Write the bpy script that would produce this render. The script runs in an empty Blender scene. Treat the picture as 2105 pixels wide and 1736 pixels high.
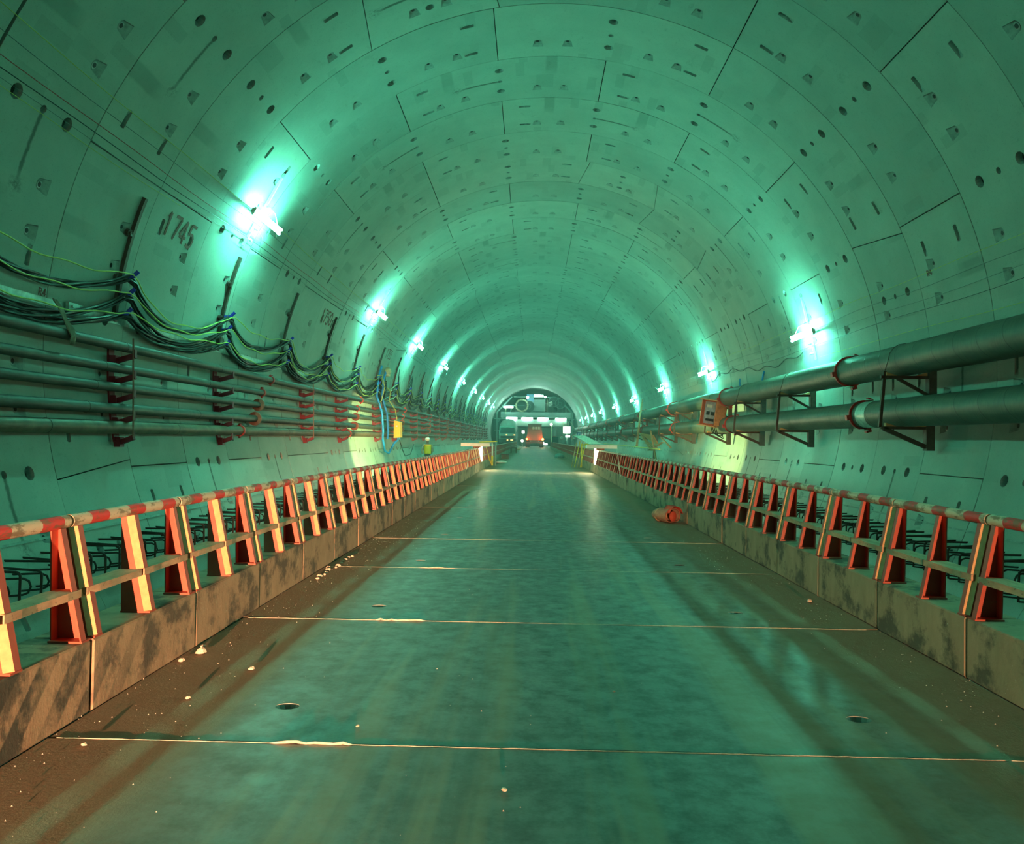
import bpy, bmesh, math, random
from mathutils import Vector, Matrix
random.seed(7)
S = bpy.context.scene
COL = S.collection
PI = math.pi
rad = math.radians

# ------------------------------------------------------------------ camera
F_PX, W_PX = 1621.717, 2105.0
yaw, pitch, roll = .02594, .02086, .01401
cyw, syw, cp, sp = math.cos(yaw), math.sin(yaw), math.cos(pitch), math.sin(pitch)
fw = Vector((-syw*cp, cyw*cp, sp)); rt = Vector((cyw, syw, 0)); up = rt.cross(fw)
cr, sr = math.cos(roll), math.sin(roll)
rt, up = rt*cr + up*sr, up*cr - rt*sr
cam = bpy.data.objects.new('camera', bpy.data.cameras.new('camera'))
COL.objects.link(cam)
m = Matrix((rt, up, -fw)).transposed().to_4x4()
m.translation = (-.30616, 0, -1.15668)
cam.matrix_world = m
cam.data.sensor_fit = 'HORIZONTAL'; cam.data.sensor_width = 36
cam.data.lens = 36*F_PX/W_PX
cam.data.clip_start = .05; cam.data.clip_end = 400
S.camera = cam

# ------------------------------------------------------------------ world, exposure
S.view_settings.view_transform = 'Standard'; S.view_settings.look = 'None'
S.view_settings.exposure = 0.0; S.view_settings.gamma = 1; S.view_settings.use_curve_mapping = False
w = bpy.data.worlds.new('world'); S.world = w; w.use_nodes = True
w.node_tree.nodes['Background'].inputs[0].default_value = (.03, .30, .17, 1)
w.node_tree.nodes['Background'].inputs[1].default_value = .05

TUBE_COL = (.140, 1, .65); TUBE_W = 590
HAZE = .0042

def lamp_obj(name, kind, loc, energy, color, target=None, **kw):
    d = bpy.data.lights.new(name, kind); d.energy = energy; d.color = color
    for k, v in kw.items(): setattr(d, k, v)
    o = bpy.data.objects.new(name, d); COL.objects.link(o); o.location = loc
    if target is not None:
        o.rotation_euler = (Vector(target)-Vector(loc)).to_track_quat('-Z', 'Y').to_euler()
    return o
# headlamps of the vehicle that waits behind the camera, and an added weak wide spot for their spill
WARM = (1, .46, .23)
lamp_obj('headlamp_left', 'SPOT', (1.0, -20, -1.46), 125000, WARM, (-2.3, 6, -2.0), spot_size=rad(10.5), spot_blend=1, shadow_soft_size=.06)
lamp_obj('headlamp_right', 'SPOT', (-.55, -20, -1.46), 32000, WARM, (2.2, 7, -2.0), spot_size=rad(9.5), spot_blend=1, shadow_soft_size=.06)
lamp_obj('headlamp_spill', 'SPOT', (.17, -20, -1.40), 1500, WARM, (0, 10, -1.9), spot_size=rad(44), spot_blend=1, shadow_soft_size=.06)
cy = S.cycles
cy.max_bounces = 6; cy.diffuse_bounces = 4; cy.glossy_bounces = 2; cy.transmission_bounces = 1; cy.volume_bounces = 0; cy.transparent_max_bounces = 4
cy.caustics_reflective = False; cy.caustics_refractive = False; cy.use_light_tree = True

# ------------------------------------------------------------------ materials
def new_mat(name):
    m = bpy.data.materials.new(name); m.use_nodes = True
    nt = m.node_tree; b = nt.nodes['Principled BSDF']
    return m, nt, b
def N(nt, t, **kw):
    n = nt.nodes.new(t)
    for k, v in kw.items(): setattr(n, k, v)
    return n
def L(nt, a, b): nt.links.new(a, b)
def mathn(nt, op, a, b=None, c=None, clamp=False):
    n = N(nt, 'ShaderNodeMath', operation=op, use_clamp=clamp)
    for i, v in enumerate((a, b, c)):
        if v is None: continue
        if isinstance(v, (int, float)): n.inputs[i].default_value = v
        else: L(nt, v, n.inputs[i])
    return n.outputs[0]
def mix(nt, f, a, b, mode='MIX'):
    n = N(nt, 'ShaderNodeMix', data_type='RGBA', blend_type=mode)
    for i, v in ((0, f), (6, a), (7, b)):
        if isinstance(v, (int, float)): n.inputs[i].default_value = v
        elif isinstance(v, tuple): n.inputs[i].default_value = (*v, 1)[:4]
        else: L(nt, v, n.inputs[i])
    return n.outputs[2]
def coord(nt, which='Object', scale=(1, 1, 1)):
    tc = N(nt, 'ShaderNodeTexCoord')
    mp = N(nt, 'ShaderNodeMapping'); mp.inputs['Scale'].default_value = scale
    L(nt, tc.outputs[which], mp.inputs[0]); return mp.outputs[0]
def wcoord(nt, scale=(1, 1, 1)):
    g = N(nt, 'ShaderNodeNewGeometry'); mp = N(nt, 'ShaderNodeMapping'); mp.inputs['Scale'].default_value = scale
    L(nt, g.outputs['Position'], mp.inputs[0]); return mp.outputs[0]
def noise(nt, vec, scale, detail=4, rough=.55):
    n = N(nt, 'ShaderNodeTexNoise'); n.inputs['Scale'].default_value = scale
    n.inputs['Detail'].default_value = detail; n.inputs['Roughness'].default_value = rough
    if vec is not None: L(nt, vec, n.inputs['Vector'])
    return n.outputs[0]
def ramp(nt, f, lo, hi, a=0., b=1.):
    n = N(nt, 'ShaderNodeMapRange'); n.clamp = True
    for i, v in enumerate((None, lo, hi, a, b)):
        if v is not None: n.inputs[i].default_value = v
    L(nt, f, n.inputs[0]); return n.outputs[0]
def bump(nt, b, h, strength, dist=.01):
    n = N(nt, 'ShaderNodeBump'); n.inputs['Strength'].default_value = strength; n.inputs['Distance'].default_value = dist
    L(nt, h, n.inputs['Height']); L(nt, n.outputs[0], b.inputs['Normal'])

def plain(name, col, rough=.6, metal=0., var=.25, scale=12., bmp=.2, dirt=None, spec=.5):
    m, nt, b = new_mat(name)
    v = wcoord(nt); n1 = noise(nt, v, scale, 5, .6); n2 = noise(nt, v, scale*.17, 3)
    c = mix(nt, ramp(nt, n1, .3, .7), tuple(x*(1-var) for x in col), tuple(min(1, x*(1+var)) for x in col))
    if dirt: c = mix(nt, ramp(nt, n2, .42, .62, 0, .75), c, dirt)
    L(nt, c, b.inputs['Base Color']); b.inputs['Roughness'].default_value = rough; b.inputs['Metallic'].default_value = metal
    b.inputs['Specular IOR Level'].default_value = spec
    if bmp: bump(nt, b, n1, bmp, .004)
    return m
def emit(name, col, strength):
    m, nt, b = new_mat(name)
    b.inputs['Base Color'].default_value = (.8, .8, .8, 1)
    b.inputs['Emission Color'].default_value = (*col, 1); b.inputs['Emission Strength'].default_value = strength
    return m

def lining_mat(name, sign):
    m, nt, b = new_mat(name)
    uv = N(nt, 'ShaderNodeUVMap').outputs[0]
    sx = N(nt, 'ShaderNodeSeparateXYZ'); L(nt, uv, sx.inputs[0]); s, v = sx.outputs[0], sx.outputs[1]
    oi = N(nt, 'ShaderNodeObjectInfo'); rnd = oi.outputs['Random']
    wc = wcoord(nt)
    n1 = noise(nt, wc, 1.1, 5, .6); n2 = noise(nt, wc, 14, 4, .7); n3 = noise(nt, wc, 70, 3, .7)
    base = mix(nt, ramp(nt, n1, .3, .7), (.37, .405, .37), (.46, .485, .44))
    tone = mix(nt, rnd, (.84, .88, .86), (1.08, 1.06, 1.02)); base = mix(nt, 1., base, tone, 'MULTIPLY')
    base = mix(nt, ramp(nt, n2, .55, .8, 0, .25), base, (.16, .19, .17))
    base = mix(nt, ramp(nt, n3, .62, .72, 0, .7), base, (.10, .11, .10))
    # rectangular repair patches
    br = N(nt, 'ShaderNodeTexBrick'); br.offset = .37; br.inputs['Scale'].default_value = 1
    br.inputs['Brick Width'].default_value = .19; br.inputs['Row Height'].default_value = .61; br.inputs['Mortar Size'].default_value = 0
    br.inputs['Color1'].default_value = (0, 0, 0, 1); br.inputs['Color2'].default_value = (1, 1, 1, 1); br.inputs['Mortar'].default_value = (0, 0, 0, 1)
    cmb = N(nt, 'ShaderNodeCombineXYZ'); L(nt, mathn(nt, 'ADD', s, mathn(nt, 'MULTIPLY', rnd, 57.)), cmb.inputs[0]); L(nt, mathn(nt, 'ADD', v, mathn(nt, 'MULTIPLY', rnd, 13.)), cmb.inputs[1])
    L(nt, cmb.outputs[0], br.inputs['Vector'])
    sp_ = N(nt, 'ShaderNodeSeparateColor'); L(nt, br.outputs[0], sp_.inputs[0])
    pm = ramp(nt, sp_.outputs[0], .92, .95, 0, .25)
    base = mix(nt, pm, base, (.20, .24, .21))
    # damp bands between the bolt pockets, and scattered stains
    pb = mathn(nt, 'ABSOLUTE', mathn(nt, 'SUBTRACT', mathn(nt, 'ABSOLUTE', mathn(nt, 'ADD', s, mathn(nt, 'MULTIPLY', mathn(nt, 'SUBTRACT', n1, .5), .1))), 1.1326))
    pb = mathn(nt, 'MULTIPLY', ramp(nt, pb, .10, .14, 1, 0), ramp(nt, mathn(nt, 'ADD', v, mathn(nt, 'MULTIPLY', n1, .8)), .9, 1.3, 1, 0))
    pb = mathn(nt, 'MULTIPLY', pb, ramp(nt, mathn(nt, 'FRACT', mathn(nt, 'MULTIPLY', rnd, 3.71)), .4, .9, 0, .5))
    base = mix(nt, pb, base, (.17, .22, .19))
    n4 = noise(nt, wcoord(nt, (1, .5, 1)), 3.3, 7, .78)
    base = mix(nt, ramp(nt, n4, .60, .72, 0, .45), base, (.17, .21, .17))
    # grime run from the grout socket
    sd = mathn(nt, 'MULTIPLY', s, sign)
    wob = mathn(nt, 'MULTIPLY', mathn(nt, 'SUBTRACT', n2, .5), .06)
    dv = mathn(nt, 'ABSOLUTE', mathn(nt, 'SUBTRACT', mathn(nt, 'ADD', v, wob), .98))
    wid = ramp(nt, dv, .015, .045, 1, 0)
    ln = mathn(nt, 'MULTIPLY', ramp(nt, sd, .03, .06), ramp(nt, sd, .75, .98, 1, 0))
    on = ramp(nt, mathn(nt, 'FRACT', mathn(nt, 'MULTIPLY', rnd, 7.13)), .50, .52)
    st = mathn(nt, 'MULTIPLY', mathn(nt, 'MULTIPLY', wid, ln), mathn(nt, 'MULTIPLY', on, .8))
    base = mix(nt, st, base, (.055, .065, .05))
    # blotch at the end of the run
    bl = mathn(nt, 'MULTIPLY', ramp(nt, mathn(nt, 'ABSOLUTE', mathn(nt, 'SUBTRACT', sd, .98)), .02, .16, 1, 0), ramp(nt, dv, .05, .16, 1, 0))
    bl = mathn(nt, 'MULTIPLY', mathn(nt, 'MULTIPLY', bl, on), ramp(nt, n2, .45, .6, 0, .6))
    base = mix(nt, bl, base, (.05, .06, .05))
    L(nt, base, b.inputs['Base Color']); b.inputs['Roughness'].default_value = .62
    b.inputs['Specular IOR Level'].default_value = .35
    bump(nt, b, n2, .25, .004)
    return m
M = {}
M['lin_left'] = lining_mat('lining_concrete_left', 1)
M['lin_right'] = lining_mat('lining_concrete_right', -1)
M['pocket'] = plain('pocket_concrete', (.34, .36, .33), .8)
M['hole'] = plain('bolt_hole_dark', (.012, .014, .013), .7, var=.1)
M['bolt'] = plain('bolt_steel', (.30, .31, .30), .5, .6)
M['gasket'] = plain('joint_gasket_dark', (.03, .035, .03), .8)
M['steel_dark'] = plain('rusty_dark_steel', (.10, .062, .05), .6, .2)
M['maroon'] = plain('maroon_bracket_paint', (.20, .022, .035), .6, 0)
M['pipe'] = plain('dusty_steel_pipe', (.085, .07, .058), .55, .1, .3, 6, .15, (.045, .038, .032))
M['pipe_low'] = plain('rust_brown_pipe', (.17, .09, .055), .55, .1, .35, 5, .2, (.09, .05, .035))
M['clamp'] = plain('red_clamp_paint', (.62, .05, .04), .5)
M['rust'] = plain('rust_flange', (.30, .13, .09), .7)
M['cable'] = plain('black_cable_sheath', (.012, .016, .015), .5, 0, .2, 30, 0)
M['cable_grey'] = plain('grey_cable_sheath', (.10, .13, .12), .45, 0, .2, 30, 0)
M['wire_yellow'] = plain('yellow_wire', (.62, .60, .12), .5, 0, .1, 30, 0)
M['wire_red'] = plain('red_wire', (.45, .03, .03), .5, 0, .1, 30, 0)
M['blue'] = plain('blue_plastic', (.03, .05, .55), .45, 0, .2)
M['blue_hose'] = plain('blue_hose', (.02, .30, .75), .45, 0, .2)
M['yellow_box'] = plain('yellow_enamel', (.95, .52, .04), .45, 0, .08, 8, 0)
M['yellow'] = plain('yellow_pipe_paint', (.85, .60, .06), .5, 0, .2)
M['white'] = plain('white_enamel', (.80, .82, .76), .5, 0, .08)
M['porcelain'] = plain('white_porcelain', (.8, .82, .8), .3, 0, .05)
M['strip'] = plain('galvanised_strip', (.50, .60, .55), .45, .4)
M['rag'] = plain('brown_rag', (.30, .22, .16), .9)
M['rebar'] = plain('dark_rebar', (.035, .028, .022), .6, .5)
M['wood'] = plain('raw_timber', (.52, .36, .20), .8, 0, .3, 9)
M['ply'] = plain('orange_plywood', (.72, .32, .14), .7, 0, .2, 9)
M['red_paint'] = plain('cabinet_red_paint', (.66, .16, .07), .6)
M['panelgrey'] = plain('panel_grey', (.42, .50, .58), .5)
M['concrete'] = plain('rough_concrete', (.34, .33, .30), .85, 0, .3, 4, .4)
M['tube'] = emit('lamp_tube', TUBE_COL, TUBE_W)
M['tube_dim'] = emit('aged_lamp_tube', TUBE_COL, TUBE_W*.6)
M['lampwarm'] = emit('floodlight_glass', (.9, 1, .55), 170)
M['gantrylamp'] = emit('gantry_tube', (.50, 1, .80), 55)
M['flood_white'] = emit('flood_white', (.95, 1, .8), 14)
M['brake'] = emit('brake_lamp', (1, .20, .02), 26)
M['amber'] = emit('amber_lamp', (1, .45, .08), 4)
M['truck'] = plain('truck_tarpaulin', (.20, .09, .08), .7)
M['truck_dark'] = plain('truck_chassis', (.05, .045, .045), .7)
M['rubber'] = plain('tyre_rubber', (.03, .03, .03), .8)
M['glass'] = plain('dark_windscreen', (.03, .06, .06), .12, 0, .1, 5, 0)
M['drum'] = plain('mixer_drum_grey', (.55, .58, .54), .5)
M['gantry'] = plain('gantry_green_grey', (.22, .34, .31), .6)
M['gantry_light'] = plain('gantry_pale_panel', (.50, .58, .50), .6)
M['duct'] = plain('duct_dark', (.015, .045, .045), .6)
M['cream'] = plain('cream_segments', (.62, .58, .36), .6)
M['tarp_blue'] = plain('blue_sheet', (.12, .30, .52), .5)
M['stone'] = plain('pebble', (.58, .52, .42), .9, 0, .25, 60)
M['skin'] = plain('skin', (.5, .33, .24), .6)
M['cloth_dark'] = plain('dark_green_trousers', (.05, .09, .09), .8)
M['cloth_grey'] = plain('grey_sleeves', (.35, .38, .38), .8)
M['vest'] = plain('yellow_vest', (1, .62, .02), .6, 0, .05)
M['sign_red'] = plain('sign_red', (.80, .06, .03), .5, 0, .05)
M['sign_white'] = plain('sign_white', (.82, .80, .70), .5, 0, .05)
M['sign_black'] = plain('sign_black', (.02, .02, .02), .5, 0, .05)
M['sign_blue'] = plain('sign_blue', (.03, .08, .42), .5, 0, .05)
M['cloth_red'] = plain('red_canvas', (.40, .075, .045), .85)
M['sack'] = plain('sack_cloth', (.30, .22, .15), .9)
M['stencil'] = plain('stencil_paint', (.26, .09, .08), .8, 0, .2, 40, 0)

def big_pipe_mat():
    m, nt, b = new_mat('spiral_welded_pipe')
    o = coord(nt, 'Object'); sp_ = N(nt, 'ShaderNodeSeparateXYZ'); L(nt, o, sp_.inputs[0])
    ang = mathn(nt, 'DIVIDE', mathn(nt, 'ARCTAN2', sp_.outputs[2], sp_.outputs[0]), 2*PI)
    ph = mathn(nt, 'FRACT', mathn(nt, 'ADD', mathn(nt, 'DIVIDE', sp_.outputs[1], .62), ang))
    seam = ramp(nt, mathn(nt, 'ABSOLUTE', mathn(nt, 'SUBTRACT', ph, .5)), .0, .035, 1, 0)
    n1 = noise(nt, wcoord(nt, (1, .35, 1)), 5, 5, .65); n2 = noise(nt, wcoord(nt), 40, 3)
    fine = noise(nt, wcoord(nt, (1, 9, 1)), 4, 3)
    c = mix(nt, ramp(nt, n1, .32, .7), (.085, .095, .08), (.165, .155, .115))
    c = mix(nt, ramp(nt, fine, .4, .65, 0, .45), c, (.075, .08, .07))
    c = mix(nt, ramp(nt, n2, .6, .75, 0, .3), c, (.12, .10, .08))
    c = mix(nt, mathn(nt, 'MULTIPLY', seam, .7), c, (.05, .05, .04))
    L(nt, c, b.inputs['Base Color']); b.inputs['Roughness'].default_value = .5; b.inputs['Metallic'].default_value = .15
    bump(nt, b, mathn(nt, 'ADD', seam, mathn(nt, 'MULTIPLY', fine, .4)), .5, .006)
    return m
M['bigpipe'] = big_pipe_mat()

def post_mat():
    m, nt, b = new_mat('orange_red_post_paint')
    v = wcoord(nt); n1 = noise(nt, v, 26, 5, .65); n2 = noise(nt, v, 5, 4, .6); rnd = N(nt, 'ShaderNodeObjectInfo').outputs['Random']
    c = mix(nt, ramp(nt, n2, .35, .65), (.31, .052, .034), (.41, .082, .048))
    c = mix(nt, ramp(nt, n1, .60, .68, 0, .6), c, (.20, .12, .08))
    L(nt, c, b.inputs['Base Color']); b.inputs['Roughness'].default_value = .5
    bump(nt, b, n1, .15, .003); return m
M['post'] = post_mat()
M['post_edge'] = plain('worn_post_edge_highlight', (.66, .36, .17), .5, 0, .15, 30, 0)  # worn chamfer paint with the warm highlight put into its lighter colour
def rail_mat():
    m, nt, b = new_mat('red_white_rail_paint')
    o = coord(nt, 'Object'); s_ = N(nt, 'ShaderNodeSeparateXYZ'); L(nt, o, s_.inputs[0])
    wv = noise(nt, wcoord(nt), 30, 3)
    y = mathn(nt, 'ADD', s_.outputs[1], mathn(nt, 'MULTIPLY', wv, .02))
    st = mathn(nt, 'GREATER_THAN', mathn(nt, 'FRACT', mathn(nt, 'ADD', mathn(nt, 'MULTIPLY', y, 3.05), .62)), .56)
    c = mix(nt, st, (.66, .52, .38), (.70, .04, .04))
    n1 = noise(nt, wcoord(nt, (1, .35, 1)), 26, 6, .7)
    c = mix(nt, ramp(nt, n1, .50, .58, 0, .8), c, (.19, .12, .07))
    L(nt, c, b.inputs['Base Color']); b.inputs['Roughness'].default_value = .55; bump(nt, b, n1, .4, .003); return m
M['rail'] = rail_mat()
def plank_mat():
    m, nt, b = new_mat('dusty_step_plank')
    v = wcoord(nt, (1, .3, 1)); n1 = noise(nt, v, 22, 5, .7); n2 = noise(nt, wcoord(nt), 60, 3)
    c = mix(nt, ramp(nt, n1, .35, .7), (.50, .34, .22), (.32, .20, .125))
    c = mix(nt, ramp(nt, n2, .62, .70, 0, .7), c, (.07, .05, .04))
    L(nt, c, b.inputs['Base Color']); b.inputs['Roughness'].default_value = .85; bump(nt, b, n1, .5, .004); return m
M['plank'] = plank_mat()
def block_mat():
    m, nt, b = new_mat('stained_kerb_concrete')
    v = wcoord(nt); n1 = noise(nt, v, 3.2, 6, .68); n2 = noise(nt, wcoord(nt, (1, 1, .35)), 9, 5, .65); n3 = noise(nt, v, 60, 3, .7)
    g = N(nt, 'ShaderNodeNewGeometry'); s_ = N(nt, 'ShaderNodeSeparateXYZ'); L(nt, g.outputs['Position'], s_.inputs[0])
    c = mix(nt, ramp(nt, n2, .3, .7), (.44, .29, .19), (.32, .21, .135))
    # dark diagonal stripes, strongest on the near left blocks
    d = mathn(nt, 'FRACT', mathn(nt, 'MULTIPLY', mathn(nt, 'SUBTRACT', s_.outputs[1], mathn(nt, 'MULTIPLY', s_.outputs[2], .9)), 4.2))
    stripe = ramp(nt, mathn(nt, 'ABSOLUTE', mathn(nt, 'SUBTRACT', d, .5)), .22, .27)
    near = ramp(nt, s_.outputs[1], 2.9, 3.9, 1, .12)
    lf = ramp(nt, s_.outputs[0], -1, 0, 1, .45)
    f = mathn(nt, 'MULTIPLY', mathn(nt, 'MULTIPLY', stripe, near), mathn(nt, 'MULTIPLY', ramp(nt, n1, .36, .52), lf))
    c = mix(nt, mathn(nt, 'MULTIPLY', f, .95), c, (.045, .048, .04))
    c = mix(nt, ramp(nt, n1, .50, .60, 0, .85), c, (.06, .052, .042))
    sp2 = mathn(nt, 'MULTIPLY', ramp(nt, n3, .70, .73), .8)
    c = mix(nt, sp2, c, (.62, .58, .48))
    L(nt, c, b.inputs['Base Color']); b.inputs['Roughness'].default_value = .85
    bump(nt, b, mathn(nt, 'ADD', n2, mathn(nt, 'MULTIPLY', n3, .4)), .5, .006); return m
M['block'] = block_mat()
def road_mat():
    m, nt, b = new_mat('road_slab_concrete')
    g = N(nt, 'ShaderNodeNewGeometry'); s_ = N(nt, 'ShaderNodeSeparateXYZ'); L(nt, g.outputs['Position'], s_.inputs[0])
    x, y = s_.outputs[0], s_.outputs[1]
    rnd = N(nt, 'ShaderNodeObjectInfo').outputs['Random']
    n1 = noise(nt, wcoord(nt), 1.3, 5, .6); n2 = noise(nt, wcoord(nt), 9, 6, .7); n3 = noise(nt, wcoord(nt), 60, 4, .75)
    tracks = noise(nt, wcoord(nt, (1, .045, 1)), 2.6, 4, .6)
    tracks2 = noise(nt, wcoord(nt, (1, .03, 1)), 9, 4, .6)
    c = mix(nt, ramp(nt, n1, .3, .7), (.165, .175, .165), (.235, .245, .23))
    c = mix(nt, ramp(nt, n2, .40, .66, 0, .8), c, (.085, .09, .08))
    c = mix(nt, ramp(nt, tracks, .52, .60, 0, .7), c, (.34, .25, .17))
    c = mix(nt, ramp(nt, tracks2, .52, .68, 0, .55), c, (.12, .12, .105))
    # brown silt along both kerbs
    xc = mathn(nt, 'ADD', x, .13)
    ax = mathn(nt, 'ADD', mathn(nt, 'ABSOLUTE', xc), mathn(nt, 'MULTIPLY', mathn(nt, 'SUBTRACT', n1, .5), .25))
    silt = ramp(nt, ax, 1.28, 1.62)
    c = mix(nt, mathn(nt, 'MULTIPLY', silt, .85), c, mix(nt, ramp(nt, n3, .35, .7), (.30, .17, .105), (.40, .24, .155)))
    fade = ramp(nt, ax, .3, 1.3, 0, .35)
    c = mix(nt, fade, c, (.30, .20, .13))
    tone = mix(nt, rnd, (.9, .9, .9), (1.06, 1.06, 1.06)); c = mix(nt, 1., c, tone, 'MULTIPLY')
    L(nt, c, b.inputs['Base Color'])
    r = mathn(nt, 'ADD', ramp(nt, n2, .3, .7, .34, .55), mathn(nt, 'MULTIPLY', silt, .35))
    L(nt, r, b.inputs['Roughness']); b.inputs['Specular IOR Level'].default_value = .5
    h = mathn(nt, 'ADD', mathn(nt, 'MULTIPLY', n2, .35), mathn(nt, 'MULTIPLY', n3, mathn(nt, 'ADD', mathn(nt, 'MULTIPLY', silt, 1.1), .12)))
    bump(nt, b, h, .55, .006); return m
M['road'] = road_mat()

# ------------------------------------------------------------------ mesh helpers
class MB:
    def __init__(s): s.v = []; s.f = []; s.mi = []; s.uv = None
    def add(s, vs, fs, mi=0):
        o = len(s.v); s.v += [tuple(p) for p in vs]; s.f += [tuple(i+o for i in f) for f in fs]; s.mi += [mi]*len(fs); return s
    def box(s, c, d, rot=None, mi=0):
        hx, hy, hz = d[0]/2, d[1]/2, d[2]/2
        vs = [Vector((x*hx, y*hy, z*hz)) for z in (-1, 1) for y in (-1, 1) for x in (-1, 1)]
        if rot is not None: vs = [rot @ p for p in vs]
        c = Vector(c)
        return s.add([p+c for p in vs], [(0, 2, 3, 1), (4, 5, 7, 6), (0, 1, 5, 4), (2, 6, 7, 3), (0, 4, 6, 2), (1, 3, 7, 5)], mi)
    def bar(s, a, b, wd, th, upv=(0, 0, 1), mi=0):
        a, b = Vector(a), Vector(b); d = (b-a); ln = d.length; d.normalize()
        u = Vector(upv); sd = d.cross(u)
        if sd.length < 1e-4: sd = d.cross(Vector((1, 0, 0)))
        sd.normalize(); u = sd.cross(d)
        R_ = Matrix((sd, d, u)).transposed()
        return s.box((a+b)/2, (wd, ln, th), R_, mi)
    def cyl(s, a, b, r, n=12, r2=None, mi=0, cap=True):
        a, b = Vector(a), Vector(b); d = (b-a).normalized(); r2 = r if r2 is None else r2
        x = d.orthogonal().normalized(); y = d.cross(x)
        vs = []
        for p, q in ((a, r), (b, r2)):
            for i in range(n):
                t = 2*PI*i/n; vs.append(p + (x*math.cos(t)+y*math.sin(t))*q)
        fs = [(i, (i+1) % n, n+(i+1) % n, n+i) for i in range(n)]
        if cap: fs += [tuple(range(n-1, -1, -1)), tuple(range(n, 2*n))]
        return s.add(vs, fs, mi)
    def tube(s, pts, r, n=6, mi=0):
        pts = [Vector(p) for p in pts]; k = len(pts); vs = []; nx = None
        for i, p in enumerate(pts):
            d = (pts[min(i+1, k-1)]-pts[max(i-1, 0)]).normalized()
            nx = d.orthogonal().normalized() if nx is None else (nx-d*nx.dot(d)).normalized()
            ny = d.cross(nx)
            for j in range(n):
                t = 2*PI*j/n; vs.append(p+(nx*math.cos(t)+ny*math.sin(t))*r)
        fs = [(i*n+j, i*n+(j+1) % n, (i+1)*n+(j+1) % n, (i+1)*n+j) for i in range(k-1) for j in range(n)]
        fs += [tuple(range(n-1, -1, -1)), tuple((k-1)*n+j for j in range(n))]
        return s.add(vs, fs, mi)
    def ring(s, c, axis, r0, r1, th, n=20, mi=0):   # flat washer ring
        c = Vector(c); d = Vector(axis).normalized(); x = d.orthogonal().normalized(); y = d.cross(x); vs = []
        for (q, h) in ((r0, -th/2), (r1, -th/2), (r1, th/2), (r0, th/2)):
            for i in range(n):
                t = 2*PI*i/n; vs.append(c+d*h+(x*math.cos(t)+y*math.sin(t))*q)
        fs = [(k*n+i, k*n+(i+1) % n, ((k+1) % 4)*n+(i+1) % n, ((k+1) % 4)*n+i) for k in range(4) for i in range(n)]
        return s.add(vs, fs, mi)
    def ball(s, c, r, n=8, m_=6, sc=(1, 1, 1), mi=0):
        c = Vector(c); vs = [c+Vector((0, 0, r*sc[2]))]
        for i in range(1, m_):
            a = PI*i/m_
            for j in range(n):
                t = 2*PI*j/n; vs.append(c+Vector((r*sc[0]*math.sin(a)*math.cos(t), r*sc[1]*math.sin(a)*math.sin(t), r*sc[2]*math.cos(a))))
        vs.append(c-Vector((0, 0, r*sc[2]))); e = len(vs)-1
        fs = [(0, 1+j, 1+(j+1) % n) for j in range(n)]
        fs += [(1+i*n+j, 1+(i+1)*n+j, 1+(i+1)*n+(j+1) % n, 1+i*n+(j+1) % n) for i in range(m_-2) for j in range(n)]
        fs += [(e, 1+(m_-2)*n+(j+1) % n, 1+(m_-2)*n+j) for j in range(n)]
        return s.add(vs, fs, mi)
    def mesh(s, name, mats, smooth=None):
        me = bpy.data.meshes.new(name); me.from_pydata(s.v, [], s.f)
        for mm in mats: me.materials.append(mm)
        me.polygons.foreach_set('material_index', s.mi)
        if s.uv is not None:
            ul = me.uv_layers.new(name='UVMap'); lv = [0]*len(me.loops); me.loops.foreach_get('vertex_index', lv)
            buf = []
            for i in lv: buf += s.uv[i]
            ul.data.foreach_set('uv', buf)
        if smooth is not None:
            me.polygons.foreach_set('use_smooth', [True]*len(me.polygons)); me.update(); me.set_sharp_from_angle(angle=rad(smooth))
        me.update(); return me
def link(name, me, parent=None, loc=None, rot=None):
    o = bpy.data.objects.new(name, me); COL.objects.link(o)
    if parent is not None: o.parent = parent
    if loc is not None: o.location = loc
    if rot is not None: o.rotation_euler = rot
    return o
def put(name, mb, mats, parent=None, smooth=None, loc=None, rot=None):
    return link(name, mb.mesh(name, mats if isinstance(mats, list) else [mats], smooth), parent, loc, rot)
def tag(o, label, cat, group=None):
    o['label'] = label; o['category'] = cat
    if group: o['group'] = group
    return o
def thing(name, label, cat, loc=(0, 0, 0), group=None, rot=(0, 0, 0)):
    return tag(link(name, None, None, loc, rot), label, cat, group)
def struct(o): o['kind'] = 'structure'; return o
ONES = 'first second third fourth fifth sixth seventh eighth ninth tenth eleventh twelfth thirteenth fourteenth fifteenth sixteenth seventeenth eighteenth nineteenth'.split()
TENS = {2: 'twent', 3: 'thirt', 4: 'fort', 5: 'fift', 6: 'sixt', 7: 'sevent', 8: 'eight', 9: 'ninet'}
def nth(i):   # 1-based
    if i < 20: return ONES[i-1]
    t, u_ = divmod(i, 10)
    return TENS[t]+'ieth' if u_ == 0 else TENS[t]+'y-'+ONES[u_-1]

R, ZF, Y0, GRP = 6.85, -2.308, 16.34087, 360/19
def cylp(ang, y, r=R): return Vector((r*math.cos(rad(ang)), y, r*math.sin(rad(ang))))

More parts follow.
